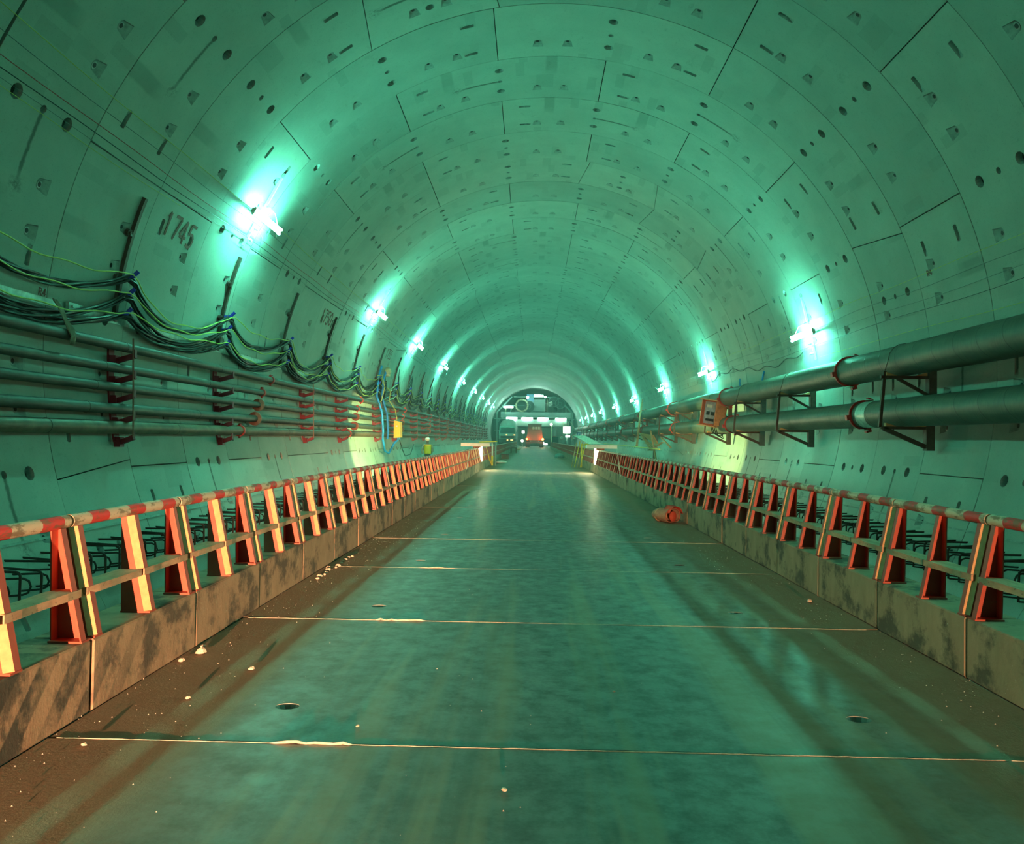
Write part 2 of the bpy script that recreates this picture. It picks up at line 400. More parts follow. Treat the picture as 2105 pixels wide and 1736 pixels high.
# ------------------------------------------------------------------ grid surfaces with recesses
def lines(marks, step):
    marks = sorted(set(round(x, 4) for x in marks)); out = [marks[0]]
    for a, b in zip(marks, marks[1:]):
        k = max(1, math.ceil((b-a)/step-.01)); out += [a+(b-a)*i/k for i in range(1, k+1)]
    return out
def grid_holes(U0, U1, V0, V1, holes, mapf, ustep, vstep, skirt=.1):
    mb = MB(); mb.uv = []
    U = lines([U0, U1]+[h['r'][0] for h in holes]+[h['r'][1] for h in holes], ustep)
    V = lines([V0, V1]+[h['r'][2] for h in holes]+[h['r'][3] for h in holes], vstep)
    def vert(u, v, d): mb.v.append(tuple(mapf(u, v, d))); mb.uv.append((u, v)); return len(mb.v)-1
    idx = {(i, j): None for i in range(len(U)) for j in range(len(V))}
    def gv(i, j):
        if idx[i, j] is None: idx[i, j] = vert(U[i], V[j], 0)
        return idx[i, j]
    def inside(u, v):
        return any(h['r'][0] < u < h['r'][1] and h['r'][2] < v < h['r'][3] for h in holes)
    def face(f, mi): mb.f.append(tuple(f)); mb.mi.append(mi)
    for i in range(len(U)-1):
        for j in range(len(V)-1):
            if not inside((U[i]+U[i+1])/2, (V[j]+V[j+1])/2): face((gv(i, j), gv(i+1, j), gv(i+1, j+1), gv(i, j+1)), 0)
    near = lambda A, x: min(range(len(A)), key=lambda k: abs(A[k]-x))
    for h in holes:
        a, b, c, d = near(U, h['r'][0]), near(U, h['r'][1]), near(V, h['r'][2]), near(V, h['r'][3])
        B = [(i, c) for i in range(a, b)]+[(b, j) for j in range(c, d)]+[(i, d) for i in range(b, a, -1)]+[(a, j) for j in range(d, c, -1)]
        cu, cv = sum(p[0] for p in h['c'])/len(h['c']), sum(p[1] for p in h['c'])/len(h['c'])
        wu, wv = (U[b]-U[a]), (V[d]-V[c])
        ang = lambda u, v: math.atan2((v-cv)/wv, (u-cu)/wu) % (2*PI)
        Bl = sorted([(ang(U[i], V[j]), gv(i, j)) for i, j in B]); Cc = [vert(p[0], p[1], 0) for p in h['c']]
        Cl = sorted([(ang(*h['c'][k][:2]), Cc[k]) for k in range(len(Cc))])
        nb, nc = len(Bl), len(Cl); i = j = 0
        Bx = Bl+[(Bl[0][0]+2*PI, Bl[0][1])]; Cx = Cl+[(Cl[0][0]+2*PI, Cl[0][1])]
        while i < nb or j < nc:
            if j >= nc or (i < nb and Bx[i+1][0] <= Cx[j+1][0]): face((Bx[i][1], Bx[i+1][1], Cx[j][1]), 0); i += 1
            else: face((Bx[i][1], Cx[j+1][1], Cx[j][1]), 0); j += 1
        Fl = [vert(*p) for p in h['f']]; n = len(Fl)
        for k in range(n): face((Cc[k], Fl[k], Fl[(k+1) % n], Cc[(k+1) % n]), 1)
        face(Fl[::-1], h.get('fm', 1))
        if 'bolt' in h:
            bu, bv, bd, br_ = h['bolt']
            o1 = [vert(bu+br_*math.cos(t*PI/4), bv+br_*math.sin(t*PI/4), bd) for t in range(8)]
            o2 = [vert(bu+br_*.68*math.cos(t*PI/4), bv+br_*.68*math.sin(t*PI/4), bd-.002) for t in range(8)]
            for k in range(8): face((o1[k], o1[(k+1) % 8], o2[(k+1) % 8], o2[k]), 3)
            face(o2, 2)
    bd = [gv(i, 0) for i in range(len(U))]+[gv(len(U)-1, j) for j in range(1, len(V))]+[gv(i, len(V)-1) for i in range(len(U)-2, -1, -1)]+[gv(0, j) for j in range(len(V)-2, 0, -1)]
    lo = [vert(mb.uv[i][0], mb.uv[i][1], skirt) for i in bd]; n = len(bd)
    for k in range(n): face((bd[k], lo[k], lo[(k+1) % n], bd[(k+1) % n]), 0)
    return mb
def circ(cu, cv, r, n=12, rv=None): return [(cu+r*math.cos(2*PI*k/n), cv+(rv or r)*math.sin(2*PI*k/n)) for k in range(n)]
def h_round(u, v, r, d, bolt=False):
    c = circ(u, v, r); h = dict(r=(u-r*1.5, u+r*1.5, v-r*1.5, v+r*1.5), c=c, f=[(u+(a-u)*.8, v+(b-v)*.8, d) for a, b in c])
    if bolt: h['bolt'] = (u, v, d-.012, r*.62)
    return h
def h_pocket(u, v):
    c = [(u+.062*math.cos(t), v+.06-.062*math.sin(t)+0) for t in [PI*k/6 for k in range(7)]]     # near arch
    c = [(u+.11, v+.255), (u-.11, v+.255)]+[(u-.082, v+.09), (u-.072, v+.035), (u-.04, v+.006), (u, v), (u+.04, v+.006), (u+.072, v+.035), (u+.082, v+.09)]
    f = [(u+(a-u)*.86, v+.012+(b-v)*.9, .075*(1-min(1, max(0, (b-v)/.26)))+.003) for a, b in c]
    return dict(r=(u-.135, u+.135, v-.05, v+.29), c=c, f=f, bolt=(u, v+.105, .036, .052))
def h_slot(u0, u1, v, deep):   # elongated slot, deep end at u=deep
    w_ = .048; c = [(u0, v-w_), (u1, v-w_), (u1+.012, v), (u1, v+w_), (u0, v+w_), (u0-.012, v)]
    ln = u1-u0; f = []
    for a, b in c:
        t = 1-abs(a-deep)/ln; f.append((u0+ln/2+(a-u0-ln/2)*.93, v+(b-v)*.8, .012+.10*max(0, t)))
    return dict(r=(u0-.04, u1+.04, v-.07, v+.07), c=c, f=f)
H_FULL = R*rad(GRP)-.009; H_KEY = R*rad(GRP/2)-.009; P1 = R*rad(GRP/2); PO = R*rad(2.52); SL = R*rad(.95)
def seg_map(shift):
    def f(u, v, d):
        a = (u+shift(u, v))/R; r = R+d
        return (r*math.cos(a), v, r*math.sin(a))
    return f
def seg_proto(kind, detail):
    slant = kind.endswith('s')
    if kind == 'key':
        sh = lambda u, v: (1 if u > 0 else -1)*SL*(v-1)*min(1, max(0, (abs(u)-.55)/.5)); H = H_KEY
        hs = [h_pocket(-PO, 1.33), h_pocket(PO, 1.33), h_round(0, .48, .085, .09), h_round(0, .98, .05, .06, True), h_round(0, 1.46, .085, .09)]
    else:
        sd = -1 if kind[0] == 'a' else 1     # end that looks towards the key
        sh = (lambda u, v: (-sd)*SL*(v-1)*min(1, max(0, (u*sd-1.9)/.36))) if slant else (lambda u, v: 0); H = H_FULL
        hs = [h_pocket(g+o, 1.33) for g in (-P1, P1) for o in (-PO, PO)]
        hs += [h_round(0, .48, .095, .1), h_round(0, .98, .052, .06, True), h_round(0, 1.46, .095, .1)]
        e0, e1 = H-.40, H-.66
        for v in (.45, 1.51): hs.append(h_slot(min(sd*e0, sd*e1), max(sd*e0, sd*e1), v, sd*e0))
    if detail == 0: hs = []
    if detail == 1: hs = [h for h in hs if 'bolt' not in h or True]
    mb = grid_holes(-H, H, .007, 1.993, hs, seg_map(sh), .33, 1.0, .11)
    # turn the arc so that its middle lies on +X; objects rotate it about Y
    return mb.mesh('lining_segment', [M['lin_left'], M['pocket'], M['hole'], M['bolt']], 25)
PROTO = {(k, d): seg_proto(k, d) for k in ('a', 'b', 'as', 'bs', 'key') for d in (0, 2)}
PAIRS = {}

wall_left = struct(link('wall_left', None)); wall_right = struct(link('wall_right', None)); ceiling = struct(link('ceiling', None))
KEYS = {-4: 9, -3: 6, -2: 1, -1: -4, 0: 8, 1: 9, 2: 8, 3: -1, 4: -2, 5: 8, 6: 9}
rk = random.Random(3)
def put_seg(kind, g, ring):
    ang = 90+g*GRP
    if not (-48 < ang < 228): return
    det = 2 if ring < 24 else 0
    p = ceiling if 45 < ang < 135 else (wall_right if ang <= 45 else wall_left)
    y = Y0+2*ring
    o = link('lining_segment', PROTO[kind, det], p, (0, y, 0), (0, -rad(ang), 0))
    dr = rk.uniform(-.004, .004); o.location = (dr*math.cos(rad(ang)), y, dr*math.sin(rad(ang)))
    if ang < 90 or (ang < 94 and rk.random() < .5):
        o.material_slots[0].link = 'OBJECT'; o.material_slots[0].material = M['lin_right']
for ring in range(-4, 56):
    kg = KEYS.get(ring)
    if kg is None: kg = rk.choice([8, 9, -1, -2, 1, 4, -4, 9, 8, 6, -6, 3, 10])
    put_seg('key', kg, ring)
    for side, sd in ((1, 'a'), (-1, 'b')):
        g = kg+side*1.5; k = 0
        while -9 < g < 9.5:
            put_seg(sd+('s' if k == 0 else ''), g, ring); g += side*2; k += 1
        if abs(kg) >= 8:   # rest of a ring whose key lies low
            pass
def arc_shell(r, a0, a1, y0, y1, n, mb=None, inner=False):
    mb = mb or MB(); vs = []
    for i in range(n+1):
        a = rad(a0+(a1-a0)*i/n)
        for y in (y0, y1): vs.append((r*math.cos(a), y, r*math.sin(a)))
    return mb.add(vs, [(2*i, 2*i+1, 2*i+3, 2*i+2) for i in range(n)])
for p, a0, a1 in ((wall_right, -62, 45), (ceiling, 45, 135), (wall_left, 135, 242)):
    put('joint_gasket', arc_shell(R+.09, a0, a1, 8, 128.5, 40), M['gasket'], p)
    mb = arc_shell(R, a0, a1, -16, 8.30, 24); mb.uv = [(0, .3)]*len(mb.v)
    put('rear_lining', mb, M['lin_left'], p, 60)

# ------------------------------------------------------------------ floor
floor = struct(link('floor', None))
XL, XR = -2.11, 1.846
YS = 2.94948
def slab_mesh(seed):
    hs = []
    for u in (-1.33, 1.07):
        hs.append(dict(r=(u-.10, u+.10, .30, .50), c=circ(u, .40, .052, 12, .04), f=[(a, b, .035) for a, b in circ(u+.004, .405, .036, 12, .028)], fm=2))
    rr = random.Random(seed)
    mb = grid_holes(XL, XR, .010, 1.990, hs, lambda u, v, d: (u, v, -d), .45, .7, .25)
    # jagged edge on the side that faces the camera
    return mb
for k in range(-9, 60):
    mb = slab_mesh(k); rr = random.Random(100+k)
    v2 = []
    for (x, y, z) in mb.v:
        if y < .02: y += rr.uniform(-.003, .004)
        v2.append((x, y, z))
    mb.v = v2
    dz = [0, .0012, .0003, .001, 0, .0008, .0005][k % 7]
    o = put('road_slab', mb, [M['road'], M['concrete'], M['hole'], M['bolt']], floor, None, (0, YS+2*k, ZF+dz), (rr.uniform(0, .0003), 0, 0))
for x, s_ in ((XL-.20, -1), (XR+.20, 1)):
    mb = MB().box((x, 56, ZF-1.15), (.36, 145, 2.3-.02)); put('culvert_wall', mb, M['concrete'], floor)
mb = MB().box((0, 50, -4.7), (11.0, 150, .1)); put('invert_fill', mb, M['concrete'], floor)
mb = MB().box(((XL+XR)/2, 56, ZF-.30), (4.1, 145, .08)); put('slab_bedding', mb, M['gasket'], floor)

# ------------------------------------------------------------------ kerb blocks and railings
def block_mesh():
    bm = bmesh.new(); bmesh.ops.create_cube(bm, size=1)
    for v in bm.verts: v.co = Vector((v.co.x*.26-.13, v.co.y*.988, v.co.z*.296+.148))
    bmesh.ops.bevel(bm, geom=bm.edges[:], offset=.007, segments=1, affect='EDGES')
    me = bpy.data.meshes.new('kerb_block'); bm.to_mesh(me); bm.free(); me.materials.append(M['block']); return me
def post_mb(y0, flip):     # tapered folded steel post; web at y0, flanges towards +y (flip: towards -y)
    def prof(d0, W, z):
        t = .006; p = [(0, .062), (0, .026), (.026, 0), (W, 0), (W, .05), (W-t, .05), (W-t, t), (.022, t), (t, .022), (t, .062)]
        return [(-(d0+a), y0+(-b if flip else b), z) for a, b in p]
    mb = MB(); A = prof(.003, .137, 0.005); B = prof(.099, .05, .460); n = len(A)
    fs = [(i, (i+1) % n, n+(i+1) % n, n+i) for i in range(n)]
    mb.add(A+B, fs+[tuple(range(n)), tuple(range(2*n-1, n-1, -1))]); mb.mi[1] = 1
    mb.box((-.071, y0+(-.03 if flip else .03), .004), (.142, .066, .008))
    return mb
POST = [post_mb(-.484, False), post_mb(-.012, False), post_mb(.484, True)]
RAIL_ME = {'post0': POST[0].mesh('post', [M['post'], M['post_edge']]), 'post1': POST[1].mesh('post', [M['post'], M['post_edge']]), 'post2': POST[2].mesh('post', [M['post'], M['post_edge']])}
RAIL_ME['rail'] = MB().cyl((-.121, -.490, .483), (-.121, .490, .483), .028, 14).mesh('top_rail', [M['rail']], 40)
def plank_mesh(y0, y1, seed):
    rr = random.Random(seed); n = 5; vs = []
    for i in range(n+1):
        y = y0+(y1-y0)*i/n
        e = rr.uniform(-.004, .004)
        vs += [(-.040+e, y, .176), (-.150, y, .176), (-.150, y, .207+e*.3), (-.040+e, y, .207+e*.5)]
    fs = [(4*i+j, 4*i+(j+1) % 4, 4*i+4+(j+1) % 4, 4*i+4+j) for i in range(n) for j in range(4)]+[(0, 1, 2, 3), (4*n+3, 4*n+2, 4*n+1, 4*n)]
    return MB().add(vs, fs).mesh('step_plank', [M['plank']])
PL = [plank_mesh(-.476, -.018, 1), plank_mesh(.0, .476, 2)]
LOW = MB()
for q in POST: LOW.add(q.v, q.f, 0)
LOW.cyl((-.121, -.49, .483), (-.121, .49, .483), .028, 6, mi=1)
LOW.box((-.095, -.24, .19), (.11, .46, .03), None, 2); LOW.box((-.095, .24, .19), (.11, .46, .03), None, 2)
LOW = LOW.mesh('railing_panel', [M['post'], M['rail'], M['plank']])
BLK = block_mesh()
def barrier(side, y, i, far, panel=True):
    left = side == 'left'; x = XL if left else XR; rz = 0 if left else PI
    rr = random.Random(i*7+left)
    b_ = link('kerb_block', BLK, None, (x+rr.uniform(-.003, .003), y, ZF+.001), (0, 0, rz+rr.uniform(-.002, .002)))
    tag(b_, f'stained concrete kerb block under the {side} railing, {nth(i)} from the camera' if i else f'stained concrete kerb block beside the camera, just outside the {side} edge of the picture', 'kerb block', f'concrete kerb blocks along the {side} edge of the road')
    if not panel: return
    lab = f'red-posted railing panel with striped top rail on {side} kerb, {nth(i)} from the camera' if i else f'red-posted railing panel beside the camera, just outside the {side} edge of the picture'
    loc = (x, y, ZF+.2985); rot = (0, 0, rz)
    if far: return tag(link('railing_panel', LOW, None, loc, rot), lab, 'railing', f'railing panels on the {side} kerb')
    t = thing('railing_panel', lab, 'railing', loc, f'railing panels on the {side} kerb', rot)
    for q in ('post0', 'post1', 'post2'): link('post', RAIL_ME[q], t)
    o = link('top_rail', RAIL_ME['rail'], t); o['label'] = 'peeling red and white striped top rail'
    for q in PL: link('step_plank', q, t)
n = -1
for k in range(-2, 92):
    n += 1; y = 3.732+k; barrier('left', y, n, y > 31, k != 25)
n = -1
for k in range(-1, 92):
    n += 1; y = 3.47+k; barrier('right', y, n, y > 30, k != 24)

# ------------------------------------------------------------------ wall starter bars (rebar loops)
def rebar_mesh(seed):
    rr = random.Random(seed); mb = MB(); h = rr.uniform(-.03, .03)
    def arc(c, a0, a1, r): return [(c[0]+r*math.cos(rad(a0+(a1-a0)*i/4)), 0, c[1]+r*math.sin(rad(a0+(a1-a0)*i/4))) for i in range(5)]
    # outer bar: out of the wall, bends down
    mb.tube([(-.55, 0, .02), (.22, 0, .0+h)]+arc((.24, -.06+h), 90, 0, .06)+[(.30, 0, -.42)], .015, 5)
    # inner hairpin
    mb.tube([(-.5, .04, -.15), (.05, .04, -.12)]+[(p[0], .04, p[2]) for p in arc((.07, -.21), 90, -90, .09)]+[(-.5, .04, -.36)], .013, 5)
    mb.tube([(-.45, -.02, -.48), (.28, -.02, -.42)], .012, 5)
    return mb.mesh('starter_bar', [M['rebar']])
RB = [rebar_mesh(s_) for s_ in range(4)]
for sx, par in ((-1, wall_left), (1, wall_right)):
    for i in range(100):
        y = 5.6+i*.33; z = -2.66
        x = sx*(math.sqrt(R*R-z*z)-.33)
        o = link('starter_bar', RB[i % 4], par, (x, y+random.uniform(-.02, .02), z), (random.uniform(-.05, .05), 0, (0 if sx < 0 else PI)+random.uniform(-.06, .06)))
    mb = MB()
    for z0, z1 in ((-2.47, -2.50), (-2.33, -2.345)):
        a = math.degrees(math.asin(z0/R)); a2 = math.degrees(math.asin(z1/R))
        if sx < 0: a, a2 = 180-a, 180-a2
        p = [cylp(a, 5, R-.004), cylp(a2, 5, R-.012), cylp(a2, 110, R-.012), cylp(a, 110, R-.004)]
        mb.add(p, [(0, 1, 2, 3)])
    put('casting_line', mb, M['pocket'], par)

# ------------------------------------------------------------------ left wall: cable bars, hooks, cables
def on_wall(y, z, off, sx=-1): return Vector((sx*math.sqrt((R-off)**2-z*z), y, z))
def bar_thing(y, i):
    t = thing('cable_bar', f'dark steel bar curving up the left wall with blue cable hooks, {nth(i)} from the camera', 'cable bar', (0, y, 0), 'cable bars on the left wall')
    mb = MB(); n = 9; vs = []
    for k in range(n+1):
        a = 158.6+(175.2-158.6)*k/n
        for (dy, off) in ((-.035, .0), (-.035, .06), (.035, .06), (.035, .0)): vs.append(cylp(a, dy, R-off))
    fs = [(4*k+j, 4*k+(j+1) % 4, 4*k+4+(j+1) % 4, 4*k+4+j) for k in range(n) for j in range(4)]+[(0, 1, 2, 3), (4*n+3, 4*n+2, 4*n+1, 4*n)]
    mb.add(vs, fs); put('channel', mb, M['steel_dark'], t)
    for a in (163.6, 169.6):
        c0 = cylp(a, -.11, R-.0); c1 = cylp(a, -.11, R-.05)
        l = MB().cyl(c0, c1, .055, 10); l.box(cylp(a, -.06, R-.03), (.05, .07, .10)); l.cyl(c1, cylp(a, -.11, R-.075), .022, 8)
        put('anchor_lug', l, M['steel_dark'], t)
    for z in (1.29, 1.02, .71):
        p = on_wall(.04, z, .06); q = on_wall(.10, z+.02, .20)
        h = MB().bar(p+Vector((0, -.05, -.03)), q+Vector((0, -.03, -.03)), .07, .045); h.cyl(q+Vector((-.05, 0, -.03)), q+Vector((.03, .02, .06)), .032, 8)
        put('hook', h, M['blue'], t)
ys = [12.0+4*i for i in range(25)]
for i, y in enumerate(ys): bar_thing(y, i+1)

def cable_path(level, phase, y0, y1, off, jit, rng, droop=1.):
    hz = (1.31, 1.04, .73)[level]; low = (.56, .60, .40)[level]*droop
    pts = []; y = y0; st = .2
    while y <= y1:
        j = math.floor((y-12.12)/4); t = (y-12.12)/4-j
        rr = random.Random(j*31+level*7+phase); lw = low*rr.uniform(.85, 1.12)
        tt = t**.85; sag = lw*(1-(2*tt-1)**2)**.9
        z = hz-sag+jit*math.sin(y*3.1+phase*2.1)
        o = off+.05*(1-abs(2*t-1))*0
        p = on_wall(y, max(-1, z), .15-.06*(1-abs(2*t-1))+o)
        pts.append(p); y += st
    return pts
rc = random.Random(11)
for level, lname in enumerate(('top', 'middle', 'lowest')):
    base = cable_path(level, 0, 7.0, 108, 0, .0, rc)
    for c in range(4):
        pts = []
        for i, p in enumerate(base):
            a = i*.42+c*PI/2; pts.append(p+Vector((.028*math.cos(a), 0, .040*math.sin(a)+.012*math.sin(i*.9+c))))
        o = put('power_cable', MB().tube(pts, .020, 6), M['cable'] if c < 3 else M['cable_grey'], None, 60)
        tag(o, f'thick {"black" if c < 3 else "grey"} cable twisted in the {lname} bundle slung along the left wall hooks', 'cable', f'twisted cables in the {lname} bundle')
    pts = []
    for i, p in enumerate(base):
        y = p.y; j = math.floor((y-12.12)/4); t = (y-12.12)/4-j; rr = random.Random(j+level*50)
        hz = (1.31, 1.04, .73)[level]; f = rr.uniform(.35, 1.0)
        z = hz-(hz-p.z)*f+.02*math.sin(y*5+level)
        pts.append(on_wall(y, z, .20-.05*(1-abs(2*t-1)))+Vector((.02, 0, .02)))
    o = put('yellow_wire', MB().tube(pts, .011, 5), M['wire_yellow'], None, 60)
    tag(o, f'thin yellow wire looping along the {lname} cable bundle on the left wall', 'wire')
# higher slack loops far down the tunnel
for c in range(3):
    pts = []; y = 36.2+c*.15
    while y < 108:
        j = math.floor((y-36.1)/4); t = (y-36.1)/4-j; rr = random.Random(j*3+c)
        z = 2.1-c*.22-(1.5-c*.3)*rr.uniform(.8, 1.1)*(1-(2*t-1)**2)
        pts.append(on_wall(y, z, .10+.03*c)); y += .25
    tag(put('slack_cable', MB().tube(pts, .02, 5), M['cable'] if c else M['cable_grey'], None, 60),
        ('grey', 'uppermost black', 'lower black')[c]+' slack cable hanging in deep loops on the far left wall', 'cable')
# flat strip behind the cables
mb = MB(); vs = [cylp(a, y, R-o_) for y in (7, 112) for a, o_ in ((175.5, 0), (175.5, .012), (174.7, .012), (174.7, 0))]
mb.add(vs, [(0, 1, 5, 4), (1, 2, 6, 5), (2, 3, 7, 6), (0, 1, 2, 3), (7, 6, 5, 4)])
sb = thing('earthing_strip', 'pale flat metal strip running along the left wall behind the cables', 'strip')
put('flat_bar', mb, M['strip'], sb)
put('joint_clip', MB().box((-6.77, 10.9, .60), (.05, .34, .10)).cyl((-6.74, 10.8, .6), (-6.72, 10.8, .6), .02, 6), M['strip'], sb)
# rag over the top pipe
mb = MB(); rr = random.Random(5); path = [(-6.74, .62, .05), (-6.66, .50, .06), (-6.60, .34, .07), (-6.53, .22, .08), (-6.50, .13, .09), (-6.53, .03, .10)]
vs = []
for (x, z, wd) in path:
    for k in range(5): vs.append((x+.02*math.sin(k*2.3+z*20), 10.42+(z-.3)*-.12+wd*(k/4-.5)*1.6, z+.01*math.cos(k*1.7)))
mb.add(vs, [(5*i+k, 5*i+k+1, 5*i+k+6, 5*i+k+5) for i in range(len(path)-1) for k in range(4)])
o = put('rag', mb, M['rag'], None, 80); o.modifiers.new('thick', 'SOLIDIFY').thickness = .008
tag(o, 'dirty brown rag hanging over the uppermost left pipe', 'rag')

# ------------------------------------------------------------------ left pipes and brackets
LP = [(.165, .073, 'uppermost', 8.78, 'clamp'), (-.173, .071, 'second from the top', 8.19, 'clamp'), (-.466, .068, 'middle', 7.97, 'rust'), (-.79, .080, 'second from the bottom', 7.76, 'rust'), (-1.072, .100, 'lowest', 6.85, 'clamp')]
for i, (z, r, nm, yc, cm) in enumerate(LP):
    t = thing('pipe', f'long steel pipe on the left wall rack, {nm} of the five', 'pipe', (-6.61, 0, z), 'five pipes on the left wall rack')
    put('barrel', MB().cyl((0, 4, 0), (0, 112, 0), r, 20), M['pipe_low'] if i == 4 else M['pipe'], t, 40)
    for k in range(11):
        y = yc+10*k
        mb = MB()
        if cm == 'rust':
            mb.ring((0, y-.015, 0), (0, 1, 0), r, r+.075, .022, 20); mb.ring((0, y+.015, 0), (0, 1, 0), r, r+.075, .022, 20)
            for q in range(8): a = q*PI/4; mb.cyl((math.cos(a)*(r+.048), y-.045, math.sin(a)*(r+.048)), (math.cos(a)*(r+.048), y+.045, math.sin(a)*(r+.048)), .009, 6)
        else:
            mb.ring((0, y, 0), (0, 1, 0), r, r+.024, .07, 20); mb.box((0, y, r+.035), (.03, .06, .05)); mb.box((0, y, -r-.035), (.03, .06, .05)); mb.cyl((-.04, y, r+.04), (.05, y, r+.04), .01, 6)
        put('coupling', mb, M[cm], t, 40)
        wl = MB(); wl.ring((0, y+3.2, 0), (0, 1, 0), r-.002, r+.004, .012, 20); put('weld_bead', wl, M['steel_dark'], t); wl = MB(); wl.ring((0, y-3.1, 0), (0, 1, 0), r-.002, r+.004, .012, 20); put('weld_bead', wl, M['steel_dark'], t)
ARM_Z = [.075, -.248, -.542, -.882, -1.186]
def bracket(y, i, rod):
    t = thing('pipe_bracket', f'maroon wall bracket carrying the five left pipes, {nth(i)} from the camera', 'bracket', (0, y, 0), 'maroon brackets under the left pipes')
    mb = MB(); n = 6; vs = []
    for k in range(n+1):
        a = 178.7+(190.9-178.7)*k/n
        for dy, o_ in ((-.08, 0), (-.08, .03), (.08, .03), (.08, 0)): vs.append(cylp(a, dy, R-o_))
    mb.add(vs, [(4*k+j, 4*k+(j+1) % 4, 4*k+4+(j+1) % 4, 4*k+4+j) for k in range(n) for j in range(4)]+[(0, 1, 2, 3), (4*n+3, 4*n+2, 4*n+1, 4*n)])
    put('wall_plate', mb, M['maroon'], t)
    for z in ARM_Z:
        x0 = -math.sqrt((R-.02)**2-z*z); a = MB().bar((x0+.05, 0, z-.13), (-6.44, 0, z-.035), .07, .075); a.box((-6.445, 0, z+.005), (.012, .07, .10))
        a.box((x0+.05, 0, z-.11), (.11, .13, .15))
        put('arm', a, M['maroon'], t)
    if rod: put('tie_rod', MB().cyl((-6.47, -.03, .30), (-6.435, -.03, -1.22), .013, 8), M['rust'], t)
for i, y in enumerate([12, 16, 22, 26, 32, 36, 42, 46, 52, 56, 62, 66, 72, 76, 82, 86, 92, 96, 102, 106]): bracket(y, i+1, i % 2 == 0)

# ------------------------------------------------------------------ right pipes and frames
t1 = thing('large_pipe', 'upper large spiral-welded pipe on the right wall frames', 'pipe', (6.15, 0, .299), 'two large pipes on the right wall')
put('barrel', MB().cyl((0, 3, 0), (0, 115, 0), .277, 40), M['bigpipe'], t1, 30)
t2 = thing('large_pipe', 'lower large spiral-welded pipe on the right wall frames', 'pipe', (6.15, 0, -.606), 'two large pipes on the right wall')
put('barrel', MB().cyl((0, 3, 0), (0, 115, 0), .253, 40), M['bigpipe'], t2, 30)
for t, r, yc in ((t1, .277, 16.25), (t2, .253, 15.55)):
    for k in range(10):
        y = yc+10*k; mb = MB().ring((0, y, 0), (0, 1, 0), r, r+.04, .05, 32)
        for a in (70, 190, 285):
            c_, s_ = math.cos(rad(a)), math.sin(rad(a)); mb.box((c_*(r+.05), y, s_*(r+.05)), (.09, .10, .10), Matrix.Rotation(-rad(a), 3, 'Y'))
        put('coupling', mb, M['clamp'], t, 30)
        mb = MB()
        for a in (80, 262): c_, s_ = math.cos(rad(a)), math.sin(rad(a)); mb.box((c_*(r+.04), y-.12, s_*(r+.04)), (.012, .2, .09), Matrix.Rotation(-rad(a), 3, 'Y'))
        put('lug', mb, M['strip'], t)
put('bare_band', MB().ring((0, 15.15, 0), (0, 1, 0), .252, .256, .42, 40), M['strip'], t2, 30)
FR = [13.85, 19.65, 23.8, 27.8, 33.8, 37.9, 43.8, 47.8, 53.8, 57.8, 63.8, 67.8, 73.8, 77.8, 83.8, 87.8, 93.8, 97.8]
for i, y in enumerate(FR):
    t = thing('wall_support', f'dark steel wall frame holding the two large right pipes, {nth(i+1)} from the camera', 'frame', (0, y, 0), 'steel frames under the large right pipes')
    xw = 6.66
    put('outer_post', MB().bar((5.80, 0, .10), (5.72, 0, -.87), .05, .05, (1, 0, 0)), M['steel_dark'], t)
    put('wall_post', MB().box((6.60, 0, -.02), (.13, .14, .80)).box((6.56, 0, -1.02), (.14, .14, .50)).box((6.70, -.12, -.38), (.10, .16, .10)), M['steel_dark'], t)
    for z in (0.0, -.88): put('arm', MB().box(((5.74+6.6)/2, 0, z), (.88, .06, .05)), M['steel_dark'], t)
    put('brace', MB().bar((6.02, 0, -.02), (6.56, 0, -.32), .05, .05), M['steel_dark'], t)
    put('brace', MB().bar((5.78, 0, -.89), (6.54, 0, -1.22), .06, .07), M['steel_dark'], t)
    for z in (.025, -.855):
        for x in (5.90, 6.42):
            sgn = 1 if x < 6.1 else -1
            mb = MB().add([(x-.09*sgn, -.05, z), (x+.09*sgn, -.05, z), (x-.09*sgn, -.05, z+.06), (x-.09*sgn, .05, z), (x+.09*sgn, .05, z), (x-.09*sgn, .05, z+.06)], [(0, 1, 2), (3, 5, 4), (0, 3, 4, 1), (1, 4, 5, 2), (0, 2, 5, 3)])
            put('wedge', mb, M['ply'], t)
    put('tie_wire', MB().tube([(5.80, 0, .10)]+[(6.15-.29*math.cos(a), 0, .30+.29*math.sin(a)) for a in [PI*k/8 for k in range(8)]], .006, 5), M['steel_dark'], t)

# ------------------------------------------------------------------ thin wires on both walls
def wire(ang, mat_, lab, y0, y1, r=.0045, sagp=12.0, sag=.05, off=.06, seed=0):
    rr = random.Random(seed); pts = []; y = y0
    while y < y1:
        s_ = math.sin(PI*((y-y0) % sagp)/sagp)*sag+.012*math.sin(y*1.3+seed)
        a = ang+(math.degrees(s_/R) if ang > 90 else -math.degrees(s_/R))
        pts.append(cylp(a, y, R-off)); y += .5
    tag(put('wall_wire', MB().tube(pts, r, 4), mat_, None), lab, 'wire', 'thin wires strung along the tunnel walls')
wire(150.4, M['wire_yellow'], 'topmost yellow wire crossing the upper left wall', 5, 100, seed=1)
wire(152.2, M['cable_grey'], 'grey wire just under the topmost yellow wire on the left wall', 5, 100, .004, seed=2)
wire(154.0, M['wire_red'], 'red wire on the upper left wall above the black one', 5, 90, .005, seed=3)
wire(155.0, M['cable'], 'black wire on the upper left wall just under the red one', 5, 100, .006, seed=4)
wire(155.9, M['cable_grey'], 'grey wire on the upper left wall above the yellow-green one', 5, 100, .003, seed=5)
